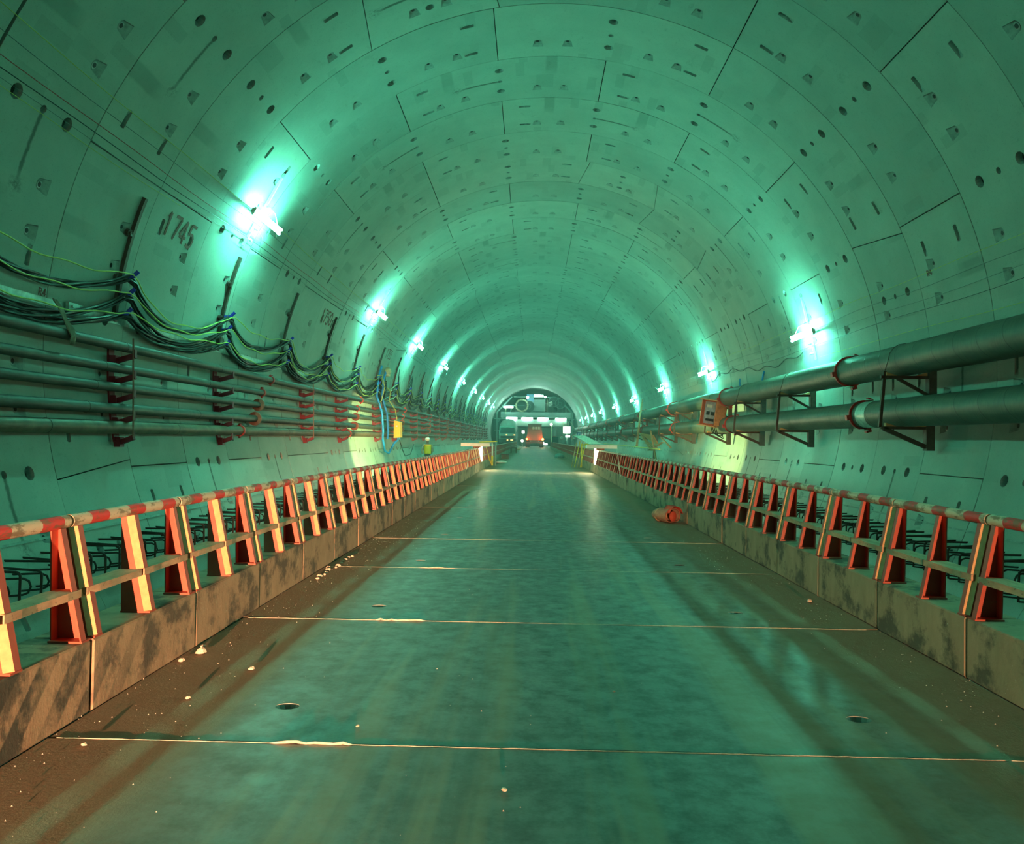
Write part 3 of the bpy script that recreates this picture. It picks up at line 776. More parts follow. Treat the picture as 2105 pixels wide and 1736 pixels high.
wire(156.6, M['wire_yellow'], 'lower yellow-green wire on the upper left wall', 5, 13.3, .004, seed=6)
wire(16.0, M['wire_yellow'], 'uppermost yellow wire on the right wall beside the lamps', 5, 100, .004, seed=7)
wire(14.2, M['cable_grey'], 'grey wire on the right wall just under the uppermost yellow one', 5, 100, .004, seed=8)
wire(12.4, M['cable_grey'], 'second grey wire on the right wall, at lamp height', 5, 100, .0035, seed=9)
wire(10.9, M['cable'], 'black wire on the right wall above the large pipe', 5, 100, .005, seed=10)
wire(8.2, M['wire_yellow'], 'yellow-green wire on the right wall just above the large pipe', 5, 20, .0045, seed=11)

# ------------------------------------------------------------------ fluorescent wall lamps
def wall_lamp(ang, y, side, i, tdir):
    t = thing('tunnel_lamp', f'glowing twin-tube lamp on the {side} wall, {nth(i)} from the camera' if i else f'dimmer twin-tube lamp on the {side} wall, beside the camera and out of the picture', 'lamp', cylp(ang, y, R), f'twin-tube lamps along the {side} wall', (0, PI-rad(ang), 0)); tm = M['tube_dim'] if y < 10 else M['tube']
    s = tdir   # +1 when local z points up the wall
    put('mounting_bar', MB().box((.05, .05, s*.62), (.05, .05, .80)).box((.05, .05, -s*.42), (.05, .05, .5)).box((.10, .05, .12), (.10, .04, .05)).box((.10, .05, -.12), (.10, .04, .05)), M['white'], t)
    put('anchor_lug', MB().cyl((0, .0, s*.98), (.09, -.02, s*.98), .05, 10).box((.05, .03, s*.98), (.06, .08, .1)), M['pocket'], t)
    put('housing', MB().box((.24, 0, 0), (.05, 1.56, .10)).box((.20, 0, 0), (.05, 1.2, .05)).box((.27, -.77, 0), (.05, .03, .16)).box((.27, .77, 0), (.05, .03, .16)), M['white'], t)
    for z in (-.05, .05): put('tube', MB().cyl((.30, -.75, z), (.30, .75, z), .019, 8), tm, t, 60)
    for z in (s*.26, -s*.24, -s*.50): put('insulator', MB().cyl((.08, .05, z), (.17, .05, z), .03, 8, .022).cyl((.10, .05, z), (.115, .05, z), .042, 8).cyl((.14, .05, z), (.155, .05, z), .036, 8), M['porcelain'], t, 40)
    put('lead', MB().tube([(.17, .05, s*.26), (.22, .25, s*.24), (.2, .6, s*.12), (.12, .95, s*.02), (.05, 1.3, -s*.1)], .008, 5), M['white'], t)
    put('lead', MB().tube([(.17, .05, -s*.24), (.2, .3, -s*.32), (.15, .6, -s*.5), (.06, 1.0, -s*.62)], .007, 5), M['white'], t)
for i, y in enumerate([3.9, 15.85, 28.0, 37.7, 49.0, 61.8, 74.5, 86.3, 98.5, 110]): wall_lamp(151.0, y, 'left', i, 1)
for i, y in enumerate([4.6, 19.85, 31.2, 41.4, 53.4, 65.2, 78.0, 89.0, 99.5, 110.5]): wall_lamp(13.4, y, 'right', i, -1)
# wavy leads between the first two right lamps
pts = []
for k in range(40):
    y = 20.6+k*.27; pts.append(cylp(10.2-1.2*math.sin(k*.16)-.5*math.sin(k*.9), y, R-.05))
tag(put('loose_cable', MB().tube(pts, .014, 5), M['cable_grey'], None), 'loose grey cable wandering over the right wall between two lamps', 'cable')
for y, z0, z1, q in ((26.3, 1.0, .48, 'nearer'), (24.4, .98, .50, 'farther')):
    pass
tag(put('blue_hose', MB().tube([on_wall(24.2, 1.0, .05, 1), on_wall(24.3, .75, .10, 1), on_wall(24.3, .58, .12, 1), on_wall(24.0, .45, .2, 1)], .03, 8), M['blue_hose'], None, 60), 'short blue hose dropping behind the upper right pipe', 'hose')
tag(put('blue_hose', MB().tube([on_wall(27.0, .98, .05, 1), on_wall(26.9, .8, .10, 1), on_wall(26.7, .55, .15, 1)], .022, 8), M['blue_hose'], None, 60), 'thin blue hose on the right wall above the open cabinet', 'hose')

# ------------------------------------------------------------------ stencilled numbers on the left wall
SEG7 = {'1': [[(.5, 0), (.5, 1)], [(.5, 1), (.3, .78)]], '7': [[(.08, .98), (.9, .98)], [(.9, .96), (.42, 0)]], '4': [[(.62, 0), (.62, 1)], [(.6, 1), (.05, .32)], [(.05, .30), (.95, .30)]],
        '5': [[(.88, .98), (.2, .98)], [(.2, .98), (.16, .56)], [(.16, .56), (.6, .6)], [(.6, .6), (.88, .42)], [(.88, .42), (.84, .14)], [(.84, .14), (.55, .0)], [(.55, 0), (.12, .08)]],
        '0': [[(.5, 1), (.14, .8)], [(.14, .8), (.1, .25)], [(.1, .25), (.5, 0)], [(.5, 0), (.88, .22)], [(.88, .22), (.88, .8)], [(.88, .8), (.5, 1)]],
        'R': [[(.15, 0), (.15, 1)], [(.15, 1), (.8, .9)], [(.8, .9), (.8, .58)], [(.8, .58), (.15, .5)], [(.35, .5), (.9, 0)]]}
def stencil(txt, y0, a0, h, wd, th, parent):
    mb = MB()
    for i, ch in enumerate(txt):
        for (p, q) in SEG7.get(ch, []):
            def P(c, e=0): return cylp(a0-math.degrees((c[1]*h)/R), y0+(i*1.12+c[0])*wd, R-.006)
            a, b = P(p), P(q); mb.bar(a, b, th, .004, -Vector((a.x, 0, a.z)))
    put('stencilled_number', mb, M['stencil'], parent)
stencil('1745', 12.82, 161.6, .40, .26, .055, wall_left)
stencil('1750', 22.55, 161.6, .40, .26, .045, wall_left)
stencil('1755', 32.7, 161.6, .40, .26, .045, wall_left)
stencil('R4', 10.15, 174.6, .10, .08, .014, wall_left)
stencil('R4', 14.0, 15.2, -.10, -.08, .014, wall_right)

# ------------------------------------------------------------------ yellow box and hoses (left, mid distance)
t = thing('junction_box', 'yellow enamelled box hung in front of the left pipes', 'junction box', (-6.05, 33.6, -.82))
mb = MB().add([(-.14, -.22, .36), (.10, -.22, .30), (.14, .22, .30), (-.14, .22, .36), (-.14, -.22, -.38), (.14, -.22, -.36), (.16, .22, -.36), (-.14, .22, -.38)], [(0, 1, 2, 3), (4, 7, 6, 5), (0, 4, 5, 1), (1, 5, 6, 2), (2, 6, 7, 3), (0, 3, 7, 4)])
put('casing', mb, M['yellow_box'], t); put('name_plate', MB().box((-.02, -.226, .12), (.08, .008, .06)), M['strip'], t)
put('hanger', MB().bar((-.14, 0, .3), (-.42, 0, .36), .03, .03).bar((-.14, 0, -.25), (-.42, 0, -.25), .03, .03), M['rust'], t)
put('cable_gland', MB().cyl((0, 0, -.36), (0, 0, -.48), .04, 8).cyl((.06, .1, -.36), (.06, .1, -.46), .03, 8), M['blue_hose'], t)
for i, (y, a) in enumerate(((31.9, 'left'), (33.0, 'right'))):
    pts = [on_wall(y+.3, 1.75, .1), on_wall(y, 1.2, .14), on_wall(y-.1, .5, .2), (-6.62+.2, y, -.2), (-6.62+.25, y, -.9), (-6.4, y+.1, -1.25)]
    if i == 0: pts += [(-6.35, 32.3, -1.75), (-6.3, 32.9, -1.85), (-6.2, 33.5, -1.45), (-6.05, 33.6, -1.28)]
    mb = MB().tube(pts, .045, 8)
    tag(put('blue_hose', mb, M['blue_hose'], None, 60), f'bright blue hose hanging down the left wall, {a} one beside the yellow box', 'hose')
tag(put('yellow_wire', MB().tube([on_wall(31.6, 1.3, .15), on_wall(32.0, 1.35, .25), on_wall(32.5, .9, .35), on_wall(32.4, .35, .3), on_wall(32.2, .2, .25)], .018, 6), M['wire_yellow'], None, 60), 'yellow wire loop beside the blue hoses on the left wall', 'wire')
tag(put('yellow_wire', MB().tube([on_wall(33.4, 1.0, .2), on_wall(33.9, .8, .35), on_wall(33.8, .4, .35), (-6.2, 33.7, 0), (-6.1, 33.6, -.45)], .018, 6), M['wire_yellow'], None, 60), 'yellow wire dropping to the top of the yellow box', 'wire')
tag(put('black_cable', MB().tube([(-6.0, 33.7, -1.26), (-5.95, 34.2, -1.7), (-5.95, 35.0, -2.0), (-5.9, 36.2, -1.95), (-5.9, 37.2, -1.5)], .018, 6), M['cable'], None, 60), 'thin black cable swinging below the yellow box', 'cable')
t = thing('bell_housing', 'translucent yellow plastic cap over the cables on the left wall', 'cap', tuple(on_wall(33.3, 1.62, .18)))
put('cap', MB().ball((0, 0, 0), .16, 10, 6, (1, 1, 1.1)).cyl((0, 0, -.1), (0, 0, -.22), .11, 10), M['cream'], t, 60)
tag(put('tangled_cables', MB().tube([on_wall(33.2+.25*math.sin(k*1.7), 1.35-.9*abs(math.sin(k*.61)), .15+.1*math.sin(k)) for k in range(40)], .014, 5), M['cable'], None, 60), 'tangle of dark cables under the plastic cap on the left wall', 'cable')

# ------------------------------------------------------------------ open red cabinet on the right pipes
t = thing('control_cabinet', 'tilted red control cabinet with open door strapped between the right pipes', 'cabinet', (5.62, 26.6, -.20), None, (0, rad(8), rad(-34)))
mb = MB(); mb.box((0, .12, 0), (.5, .02, .82)); mb.box((-.25, 0, 0), (.02, .24, .82)); mb.box((.25, 0, 0), (.02, .24, .82)); mb.box((0, 0, -.41), (.52, .24, .02))
put('case', mb, M['red_paint'], t); put('roof', MB().box((0, -.03, .43), (.60, .36, .03)), M['ply'], t)
put('mounting_panel', MB().box((0, .105, 0), (.44, .01, .74)), M['panelgrey'], t)
for (x, z, w_, h_) in ((-.05, .22, .18, .10), (-.08, -.02, .10, .12), (.08, -.02, .10, .12), (0, -.24, .26, .08)): put('switch', MB().box((x, .08, z), (w_, .05, h_)), M['white'] if z > 0 else M['sign_black'], t)
d = put('door', MB().box((.18, 0, 0), (.36, .02, .82)), M['ply'], t, None, (.26, -.12, 0), (0, 0, rad(44)))
put('door_edge', MB().box((.36, 0, 0), (.02, .03, .84)), M['red_paint'], d)
put('sill', MB().box((0, -.04, -.44), (.6, .34, .03)), M['ply'], t)
for i in range(4):
    tag(put('cabinet_cable', MB().tube([(5.66+.05*i, 26.6, -.62), (5.7+.06*i, 26.5, -.85-.03*i), (5.85+.06*i, 26.35, -.98-.03*i), (6.0, 26.1+.1*i, -.90)], .016, 5), M['cable'], None, 60), 'dark cable drooping under the open red cabinet', 'cable', 'cables drooping under the open red cabinet')

# ------------------------------------------------------------------ timber platform and bamboo poles (right, far)
t = thing('timber_platform', 'rough timber staging with orange plywood sheet beside the right pipes', 'platform', (5.75, 40, -1.1))
put('plywood', MB().add([(-.25, -1.9, .18), (.05, -1.9, -.35), (-.05, 1.8, .06), (-.35, 1.8, .30), (-.22, -1.9, .20), (.08, -1.9, -.33), (-.02, 1.8, .08), (-.32, 1.8, .32)], [(0, 1, 2, 3), (7, 6, 5, 4), (0, 4, 5, 1), (1, 5, 6, 2), (2, 6, 7, 3), (3, 7, 4, 0)]), M['ply'], t)
for k in range(6): put('plank', MB().box((.05-.12*k*.4, 0.3*k-.6, -.36+.05*k), (.14, 4.4, .035), Matrix.Rotation(.06*k-.1, 3, 'X')), M['wood'], t)
put('prop', MB().bar((-.3, -1.4, .42), (-.05, -1.9, -1.2), .07, .05), M['wood'], t)
put('prop', MB().bar((.1, -2.1, .10), (.5, -2.6, -.40), .07, .05), M['wood'], t)
for k in range(3): put('leg', MB().cyl((-.05+.1*k, -.8+.5*k, -.45), (-.1+.15*k, -.9+.5*k, -1.8), .025, 6), M['steel_dark'], t)
for i, (x, nm) in enumerate(((5.55, 'shorter'), (5.75, 'taller'))):
    tag(put('bamboo_pole', MB().cyl((x-.15, 43.5+i, -1.5), (x+.25, 44.5+i, .95+.25*i), .035, 8), M['wood'], None, 40), f'{nm} of two bamboo poles leaning on the right pipes', 'pole')
tag(put('handrail_tube', MB().cyl((5.0, 33, -1.52), (5.3, 62, -1.45), .02, 8), M['yellow'], None, 40), 'thin pale handrail tube running low along the right wall', 'handrail')

# ------------------------------------------------------------------ floodlights and gate frames at the gap
for sx, xk, nm, y in ((-1, XL, 'left', 28.6), (1, XR, 'right', 27.4)):
    t = thing('floodlight', f'tall blinding floodlight box behind the {nm} railing', 'floodlight', (xk+sx*.13, y, ZF+.30))
    put('casing', MB().box((0, .16, .29), (.24, .06, .62)).box((0, .07, .61), (.28, .22, .03)).box((0, .07, .0), (.26, .2, .02)), M['white'], t)
    put('glass', MB().box((0, .10, .29), (.2, .05, .56)), M['lampwarm'], t)
    put('reflector_lamp', MB().box((sx*.14, .10, .29), (.02, .16, .5)), M['lampwarm'], t)
    t = thing('white_trough', f'pale open trough lying across the {nm} railing near the floodlight', 'trough', (xk+sx*.22, y-.4, ZF+.86))
    put('tray', MB().box((0, 0, 0), (1.0, .34, .02)).box((0, -.17, .05), (1.0, .02, .12)).box((0, .17, .05), (1.0, .02, .12)).box((-.5, 0, .05), (.02, .34, .12)).box((.5, 0, .05), (.02, .34, .12)), M['white'], t)
    put('clamp', MB().box((sx*-.05, 0, -.04), (.28, .12, .06)), M['rust'], t)
    lamp_obj(f'floodlight_beam_{nm}', 'SPOT', (xk+sx*.45, y+.1, ZF+.75), 1500, (.72, 1, .32), (sx*6.6, y+1.2, -2.0), spot_size=rad(72), spot_blend=.3, shadow_soft_size=.12)
lamp_obj('floodlight_back_left', 'SPOT', (XL-.5, 29.2, ZF+.85), 900, (1, .80, .22), (-5.9, 35.5, -1.1), spot_size=rad(34), spot_blend=.7, shadow_soft_size=.1)
lamp_obj('floodlight_back_right', 'SPOT', (XR+.5, 28.2, ZF+.85), 1100, (1, .85, .20), (6.1, 34, -.35), spot_size=rad(34), spot_blend=.7, shadow_soft_size=.1)
lamp_obj('floodlight_floor_glow', 'SPOT', (XR+.1, 27.2, ZF+.75), 420, (.8, 1, .6), (-.3, 26.6, ZF), spot_size=rad(40), spot_blend=.6, shadow_soft_size=.08)
t = thing('gate_frame', 'yellow pipe gate frame with sloping pale sheet at the right kerb', 'gate frame', (XR-.12, 32.5, ZF))
put('upright', MB().cyl((0, 0, 0), (0, 0, .98), .03, 8), M['yellow'], t)
put('upright', MB().tube([(.02, .3, 0), (.02, .3, .85), (.08, .3, .93), (.35, .3, .96)], .03, 8), M['yellow'], t)
put('upright', MB().tube([(.62, -.4, .30), (.62, -.4, .92), (.5, -.4, 1.0), (.1, -.2, 1.02)], .035, 8), M['white'], t)
put('sheet', MB().add([(-.30, .3, 1.30), (.15, .3, 1.32), (.75, -.5, .98), (.25, -.5, .98), (-.30, .3, 1.28), (.15, .3, 1.30), (.75, -.5, .96), (.25, -.5, .96)], [(0, 1, 2, 3), (7, 6, 5, 4), (0, 4, 5, 1), (1, 5, 6, 2), (2, 6, 7, 3), (3, 7, 4, 0)]), M['gantry_light'], t)
for k in range(4): put('leaning_rod', MB().cyl((-.42+.12*k, -.2, 0.01), (-.20+.14*k, .2, 1.0+.08*k), .018, 6), M['yellow'] if k % 2 else M['wood'], t)
t = thing('gate_frame', 'yellow and green gate post with leaning rods at the left kerb', 'gate frame', (XL+.13, 33.2, ZF))
put('upright', MB().cyl((0, 0, 0), (0, 0, .42), .045, 10), M['yellow'], t); put('upright', MB().cyl((0, 0, .42), (0, 0, .95), .03, 8), M['white'], t)
put('upright', MB().cyl((.14, 0, 0), (.14, 0, 1.02), .035, 8), M['gantry'], t)
put('crossbar', MB().bar((-.55, -.3, .98), (.2, 0, 1.02), .05, .04), M['yellow'], t)
for k in range(3): put('leaning_rod', MB().cyl((-.02, -.1, .05), (-.38+.07*k, -.5, .80), .016, 6), M['yellow'], t)
for sx, xk, nm, y in ((-1, XL, 'left', 21.6), (1, XR, 'right', 19.1)):
    t = thing('marker_board', f'narrow pale upright board tied to the {nm} railing', 'board', (xk-sx*.02, y, ZF+.30), None, (0, -sx*rad(8), 0))
    put('board', MB().box((sx*.0, 0, .24), (.012, .11, .52)), M['gantry_light'], t)
    if nm == 'right':
        for z in (.10, .24, .44): put('mark', MB().box((-.008, 0, z), (.004, .03, .03)), M['sign_red'], t)
    put('tie_wire', MB().ring((sx*.05, 0, .47), (0, 1, 0), .06, .066, .01, 10), M['steel_dark'], t)

# ------------------------------------------------------------------ bundle, stones, debris on the road
t = thing('crushed_drum', 'crushed canvas-covered bucket with red flap lying by the right kerb', 'bucket', (1.62, 11.2, ZF+.005), None, (0, 0, rad(38)))
mb = MB(); n = 14; prof = [(-.22, .085), (-.17, .105), (-.1, .12), (.02, .13), (.09, .13)]; vs = []
for (y, r) in prof:
    for k in range(n):
        a = 2*PI*k/n; vs.append((r*1.15*math.cos(a)*(1+.05*math.sin(k*2)), -y*1.0, max(.0, .095+.1*math.sin(a)*(r/.12))))
mb.add(vs, [(i*n+k, i*n+(k+1) % n, (i+1)*n+(k+1) % n, (i+1)*n+k) for i in range(len(prof)-1) for k in range(n)]+[tuple(range(n))])
put('drum_body', mb, M['sack'], t, 60)
put('rim', MB().tube([(.15*math.cos(a), -.09, max(.01, .095+.105*math.sin(a))) for a in [2*PI*k/16 for k in range(17)]], .009, 6), M['rust'], t, 60)
put('band', MB().tube([(.122*math.cos(a), .13, max(.01, .09+.095*math.sin(a))) for a in [2*PI*k/16 for k in range(17)]], .01, 6), M['wood'], t, 60)
mb = MB(); vs = []
for i in range(6):
    for k in range(7):
        a = rad(10+150*k/6); rr_ = .150+.012*math.sin(i*2+k); vs.append((rr_*math.cos(a)+.03, .02-.03*i, .10+(.12+.01*math.sin(k*1.9+i))*math.sin(a)+(.015 if 2 < k < 5 else 0)))
mb.add(vs, [(7*i+k, 7*i+k+1, 7*i+k+8, 7*i+k+7) for i in range(5) for k in range(6)])
o = put('flap', mb, M['cloth_red'], t, 60); o.modifiers.new('thick', 'SOLIDIFY').thickness = .006
mb = MB().ball((.01, -.085, .085), .075, 9, 6, (1.0, .25, 1.0)); put('crumpled_lining', mb, M['cloth_red'], t, 50)

def rock_mesh(seed, r=1):
    rr = random.Random(seed); mb = MB().ball((0, 0, .35*r), r, 7, 5, (1, .8, .6))
    mb.v = [(x*(1+rr.uniform(-.22, .22)), y*(1+rr.uniform(-.22, .22)), max(0, z*(1+rr.uniform(-.2, .2)))) for x, y, z in mb.v]; return mb.mesh('stone', [M['stone']])
RK = [rock_mesh(s_) for s_ in range(5)]
def stone(x, y, r, lab, grp=None):
    o = link('stone', RK[random.randrange(5)], None, (x, y, ZF+.006), (0, 0, random.uniform(0, 6))); o.scale = (r, r, r)
    tag(o, lab, 'stone', grp)
for (x, y, r, lab) in ((-2.02, 4.10, .030, 'largest pale stone at the foot of the left kerb, near a block joint'), (-2.055, 3.95, .018, 'small pale stone touching the left kerb beside the largest stone'),
                       (-2.06, 4.22, .015, 'small stone against the left kerb just beyond the largest stone'), (-.382, 2.585, .011, 'small bright stone alone in the middle of the nearest slab'),
                       (-1.93, 2.87, .012, 'pale pebble casting a long shadow on the near left silt'), (-1.66, 3.84, .016, 'flat stone on the left silt with a dark shadow'),
                       (-1.78, 3.40, .012, 'pebble lying on the left silt before the lifting hole'), (1.42, 2.66, .012, 'bright pebble on the near right of the road'),
                       (1.66, 2.92, .010, 'bright pebble at the near right edge of the road'), (-.98, 3.12, .008, 'tiny bright pebble left of the road middle beyond the near seam'),
                       (1.70, 5.75, .022, 'brown clod at the foot of the right kerb'), (.08, 3.62, .008, 'tiny dark pebble near the middle of the road')):
    stone(x, y, r, lab)
for i in range(14):
    stone(-2.05+random.uniform(0, .06), 6.3+i*.09+random.uniform(-.03, .03), random.uniform(.012, .028), 'pale rubble stone in the little heap by the left kerb', 'rubble heap by the left kerb')
mb = MB(); rr = random.Random(21)
def grit(x, y, r):
    z = ZF+.006; mb.add([(x-r, y-r*.6, z), (x+r, y-r*.7, z), (x+r*.6, y+r, z), (x-r*.8, y+r*.6, z), (x, y, z+r*1.2)], [(0, 1, 4), (1, 2, 4), (2, 3, 4), (3, 0, 4)])
for i in range(1700):
    y = rr.uniform(1.2, 16)**1.0; q = rr.random()
    if q < .45: x = XL+abs(rr.gauss(0, .28))
    elif q < .75: x = XR-abs(rr.gauss(0, .28))
    else: x = rr.uniform(XL, XR)
    if XL < x < XR: grit(x, y, rr.choice([.0012, .0015, .002, .0025, .0035]))
o = put('grit', mb, M['concrete']); o['kind'] = 'stuff'; tag(o, 'fine grit scattered over the road slabs, thickest along the kerbs', 'grit')
# pale tubes added along the seams in place of the lit slab edges
for k in range(0, 4):
    mb = MB(); rr = random.Random(k); y = YS+2*k; x = XL+.03; pts = []
    while x < XR-.05:
        lump = .012 if (-1.25 < x < -.98 and k < 3) else 0
        pts.append((x, y+rr.uniform(-.002, .002)-(.004 if lump else 0), ZF-.003+rr.uniform(-.0006, .0008)+rr.uniform(0, lump))); x += .035
    put('lit_seam_edge', MB().tube(pts, .006, 5), M['stone'], floor)

# ------------------------------------------------------------------ worker behind the left railing
def worker(loc):
    t = thing('person', 'worker in white helmet and yellow vest standing behind the left railing', 'person', loc, None, (0, 0, rad(20)))
    J = {'pel': (0, 0, .88, .15), 'wai': (0, 0, 1.02, .14), 'che': (0, .02, 1.28, .16), 'nec': (0, .04, 1.45, .06), 'hed': (0, .06, 1.62, .095),
         'hl': (-.1, 0, .84, .10), 'kl': (-.12, .03, .47, .065), 'al': (-.13, 0, .09, .045), 'tl': (-.13, .16, .04, .04),
         'hr': (.1, 0, .84, .10), 'kr': (.12, .05, .47, .065), 'ar': (.13, 0, .09, .045), 'tr': (.13, .16, .04, .04),
         'sl': (-.2, .02, 1.38, .065), 'el': (-.27, .06, 1.10, .05), 'wl': (-.20, .22, .98, .035), 'gl': (-.15, .30, .98, .035),
         'sr': (.2, .02, 1.38, .065), 'er': (.27, .05, 1.10, .05), 'wr': (.20, .20, .96, .035), 'gr': (.15, .28, .97, .035)}
    E_ = 'pel-wai wai-che che-nec nec-hed pel-hl hl-kl kl-al al-tl pel-hr hr-kr kr-ar ar-tr che-sl sl-el el-wl wl-gl che-sr sr-er er-wr wr-gr'.split()
    ks = list(J); me = bpy.data.meshes.new('body'); me.from_pydata([J[k][:3] for k in ks], [tuple(ks.index(q) for q in e.split('-')) for e in E_], [])
    me.materials.append(M['cloth_dark']); o = link('body', me, t)
    sk = o.modifiers.new('skin', 'SKIN')
    for i, k in enumerate(ks): r = J[k][3]; me.skin_vertices[0].data[i].radius = (r, r*.8)
    me.skin_vertices[0].data[0].use_root = True
    o.modifiers.new('sub', 'SUBSURF').levels = 1
    put('vest', MB().cyl((0, 0, .95), (0, .02, 1.40), .175, 12, .19).ring((0, .02, 1.40), (0, 0, 1), .08, .2, .03, 12), M['vest'], t, 60)
    put('sleeve', MB().tube([(-.2, .02, 1.38), (-.28, .06, 1.10), (-.21, .22, .98)], .06, 8), M['cloth_grey'], t, 60)
    put('sleeve', MB().tube([(.2, .02, 1.38), (.28, .05, 1.10), (.21, .20, .97)], .06, 8), M['cloth_grey'], t, 60)
    put('face', MB().ball((0, .085, 1.60), .092, 10, 8, (.85, .9, 1.1)).ball((0, .175, 1.60), .02, 6, 4), M['skin'], t, 60)
    put('helmet', MB().ball((0, .05, 1.68), .125, 12, 8, (1, 1.1, .8)).cyl((0, .10, 1.66), (0, .10, 1.672), .14, 14), M['white'], t, 60)
worker((-5.55, 39.5, -2.93))
put('side_walkway', MB().box((-5.6, 60, -3.0), (1.2, 60, .12)), M['concrete'], wall_left)

# ------------------------------------------------------------------ truck ahead on the road
def wheel(mb, x, y, z, r, w_, mi=0): mb.cyl((x-w_/2, y, z), (x+w_/2, y, z), r, 18, mi=mi)
t = thing('dump_truck', 'dark red covered truck seen from behind with glowing brake lights', 'truck', (.02, 106, ZF))
put('cargo_body', MB().add([(-1.12, 0, .95), (1.12, 0, .95), (.86, 0, 3.05), (-.86, 0, 3.05), (-1.12, 6, .95), (1.12, 6, .95), (.86, 6, 3.05), (-.86, 6, 3.05)], [(0, 1, 2, 3), (5, 4, 7, 6), (0, 4, 5, 1), (1, 5, 6, 2), (2, 6, 7, 3), (3, 7, 4, 0)]), M['truck'], t)
put('roof_rim', MB().box((0, 3, 3.08), (1.86, 6.1, .10)), M['truck_dark'], t)
for x in (-.28, .08, .46): put('rear_window', MB().box((x+.1, -.02, 2.6), (.28, .03, .34)), M['gantry_light'], t)
put('window_frame', MB().box((.18, -.03, 2.37), (1.1, .03, .05)), M['truck_dark'], t)
put('chassis', MB().box((0, 3, .75), (1.0, 6.6, .35)).box((0, -.1, .62), (2.3, .12, .22)), M['truck_dark'], t)
for x in (-.95, .95):
    for y in (.9, 6.3):
        mb = MB(); wheel(mb, x, y, .50, .50, .52); put('wheel', mb, M['rubber'], t, 40)
for x in (-1.05, 1.08):
    put('brake_lamp', MB().cyl((x, -.22, 1.10), (x, -.06, 1.10), .15 if x > 0 else .12, 12), M['brake'], t)
    lamp_obj('brake_glow', 'POINT', (x, 105.4, ZF+1.1), 110 if x > 0 else 60, (1, .16, .02), None, shadow_soft_size=.1)
put('mud_flap', MB().box((-.95, .3, .35), (.5, .03, .5)).box((.95, .3, .35), (.5, .03, .5)), M['rubber'], t)
t = thing('sedan', 'small white-lit vehicle glimpsed beyond the red truck on the right', 'vehicle', (1.9, 121, ZF))
put('body', MB().box((0, 1.5, .5), (1.7, 3.6, .6)).box((0, 1.7, 1.0), (1.4, 1.8, .5)), M['truck_dark'], t)
put('headlamp', MB().cyl((-.55, -.35, .55), (-.55, -.28, .55), .17, 10), M['flood_white'], t)
mb = MB()
for x in (-.7, .7):
    for y in (.5, 2.7): wheel(mb, x, y, .3, .3, .2)
put('wheel', mb, M['rubber'], t, 40)

# ------------------------------------------------------------------ concrete mixer on the left
t = thing('concrete_mixer_truck', 'dark-cabbed concrete mixer truck with grey drum standing left of the road', 'truck', (-3.85, 112, ZF+.1))
put('cab', MB().add([(-1.2, 0, .7), (1.2, 0, .7), (1.2, 0, 1.75), (1.1, .25, 2.75), (-1.1, .25, 2.75), (-1.2, 0, 1.75), (-1.2, 2, .7), (1.2, 2, .7), (1.2, 2, 1.75), (1.1, 2, 2.8), (-1.1, 2, 2.8), (-1.2, 2, 1.75)],
    [(0, 1, 2, 5), (5, 2, 3, 4), (7, 6, 11, 8), (8, 11, 10, 9), (1, 7, 8, 2), (2, 8, 9, 3), (6, 0, 5, 11), (11, 5, 4, 10), (4, 3, 9, 10), (0, 6, 7, 1)]), M['gantry'], t)
put('windscreen', MB().add([(-1.05, -.02, 1.82), (1.05, -.02, 1.82), (.98, .2, 2.6), (-.98, .2, 2.6)], [(0, 1, 2, 3)]), M['glass'], t)
put('bumper', MB().box((0, -.1, .72), (2.4, .25, .5)), M['truck_dark'], t); put('grille', MB().box((0, -.03, 1.25), (1.9, .05, .3)), M['truck_dark'], t)
put('trim_band', MB().box((0, -.04, 1.52), (2.3, .05, .14)), M['strip'], t)
for x, r in ((.35, .12), (.95, .0), (-.25, .1)):
    if r: put('headlamp', MB().box((x+.3, -.24, .82), (.34 if x > 0 else .2, .04, .18)), M['amber'], t)
for x in (-.1, 1.0): put('indicator', MB().box((x, -.08, 1.56), (.2, .04, .1)), M['amber'], t)
vs = []; n = 20
prof = [(1.9, .5), (2.4, 1.0), (3.2, 1.28), (4.6, 1.34), (6.2, 1.0), (7.6, .55)]
for y, r in prof:
    for k in range(n): a = 2*PI*k/n; vs.append((r*math.cos(a), y, 2.35+.06*y+r*math.sin(a)))
put('drum', MB().add(vs, [(i*n+k, i*n+(k+1) % n, (i+1)*n+(k+1) % n, (i+1)*n+k) for i in range(len(prof)-1) for k in range(n)]+[tuple(range(n)), tuple(range(len(prof)*n-1, (len(prof)-1)*n-1, -1))]), M['drum'], t, 50)
for y in (.9, 5.2, 6.5):
    for x in (-1.0, 1.0):
        mb = MB(); wheel(mb, x, y, .5, .5, .4); put('wheel', mb, M['rubber'], t, 40)
put('chassis', MB().box((0, 4, .95), (1.0, 7.8, .3)), M['truck_dark'], t)
put('side_deck', MB().box((-4.4, 112, ZF-.05), (4.0, 34, .28)).box((4.4, 114, ZF-.15), (4.4, 30, .3)), M['concrete'], floor)

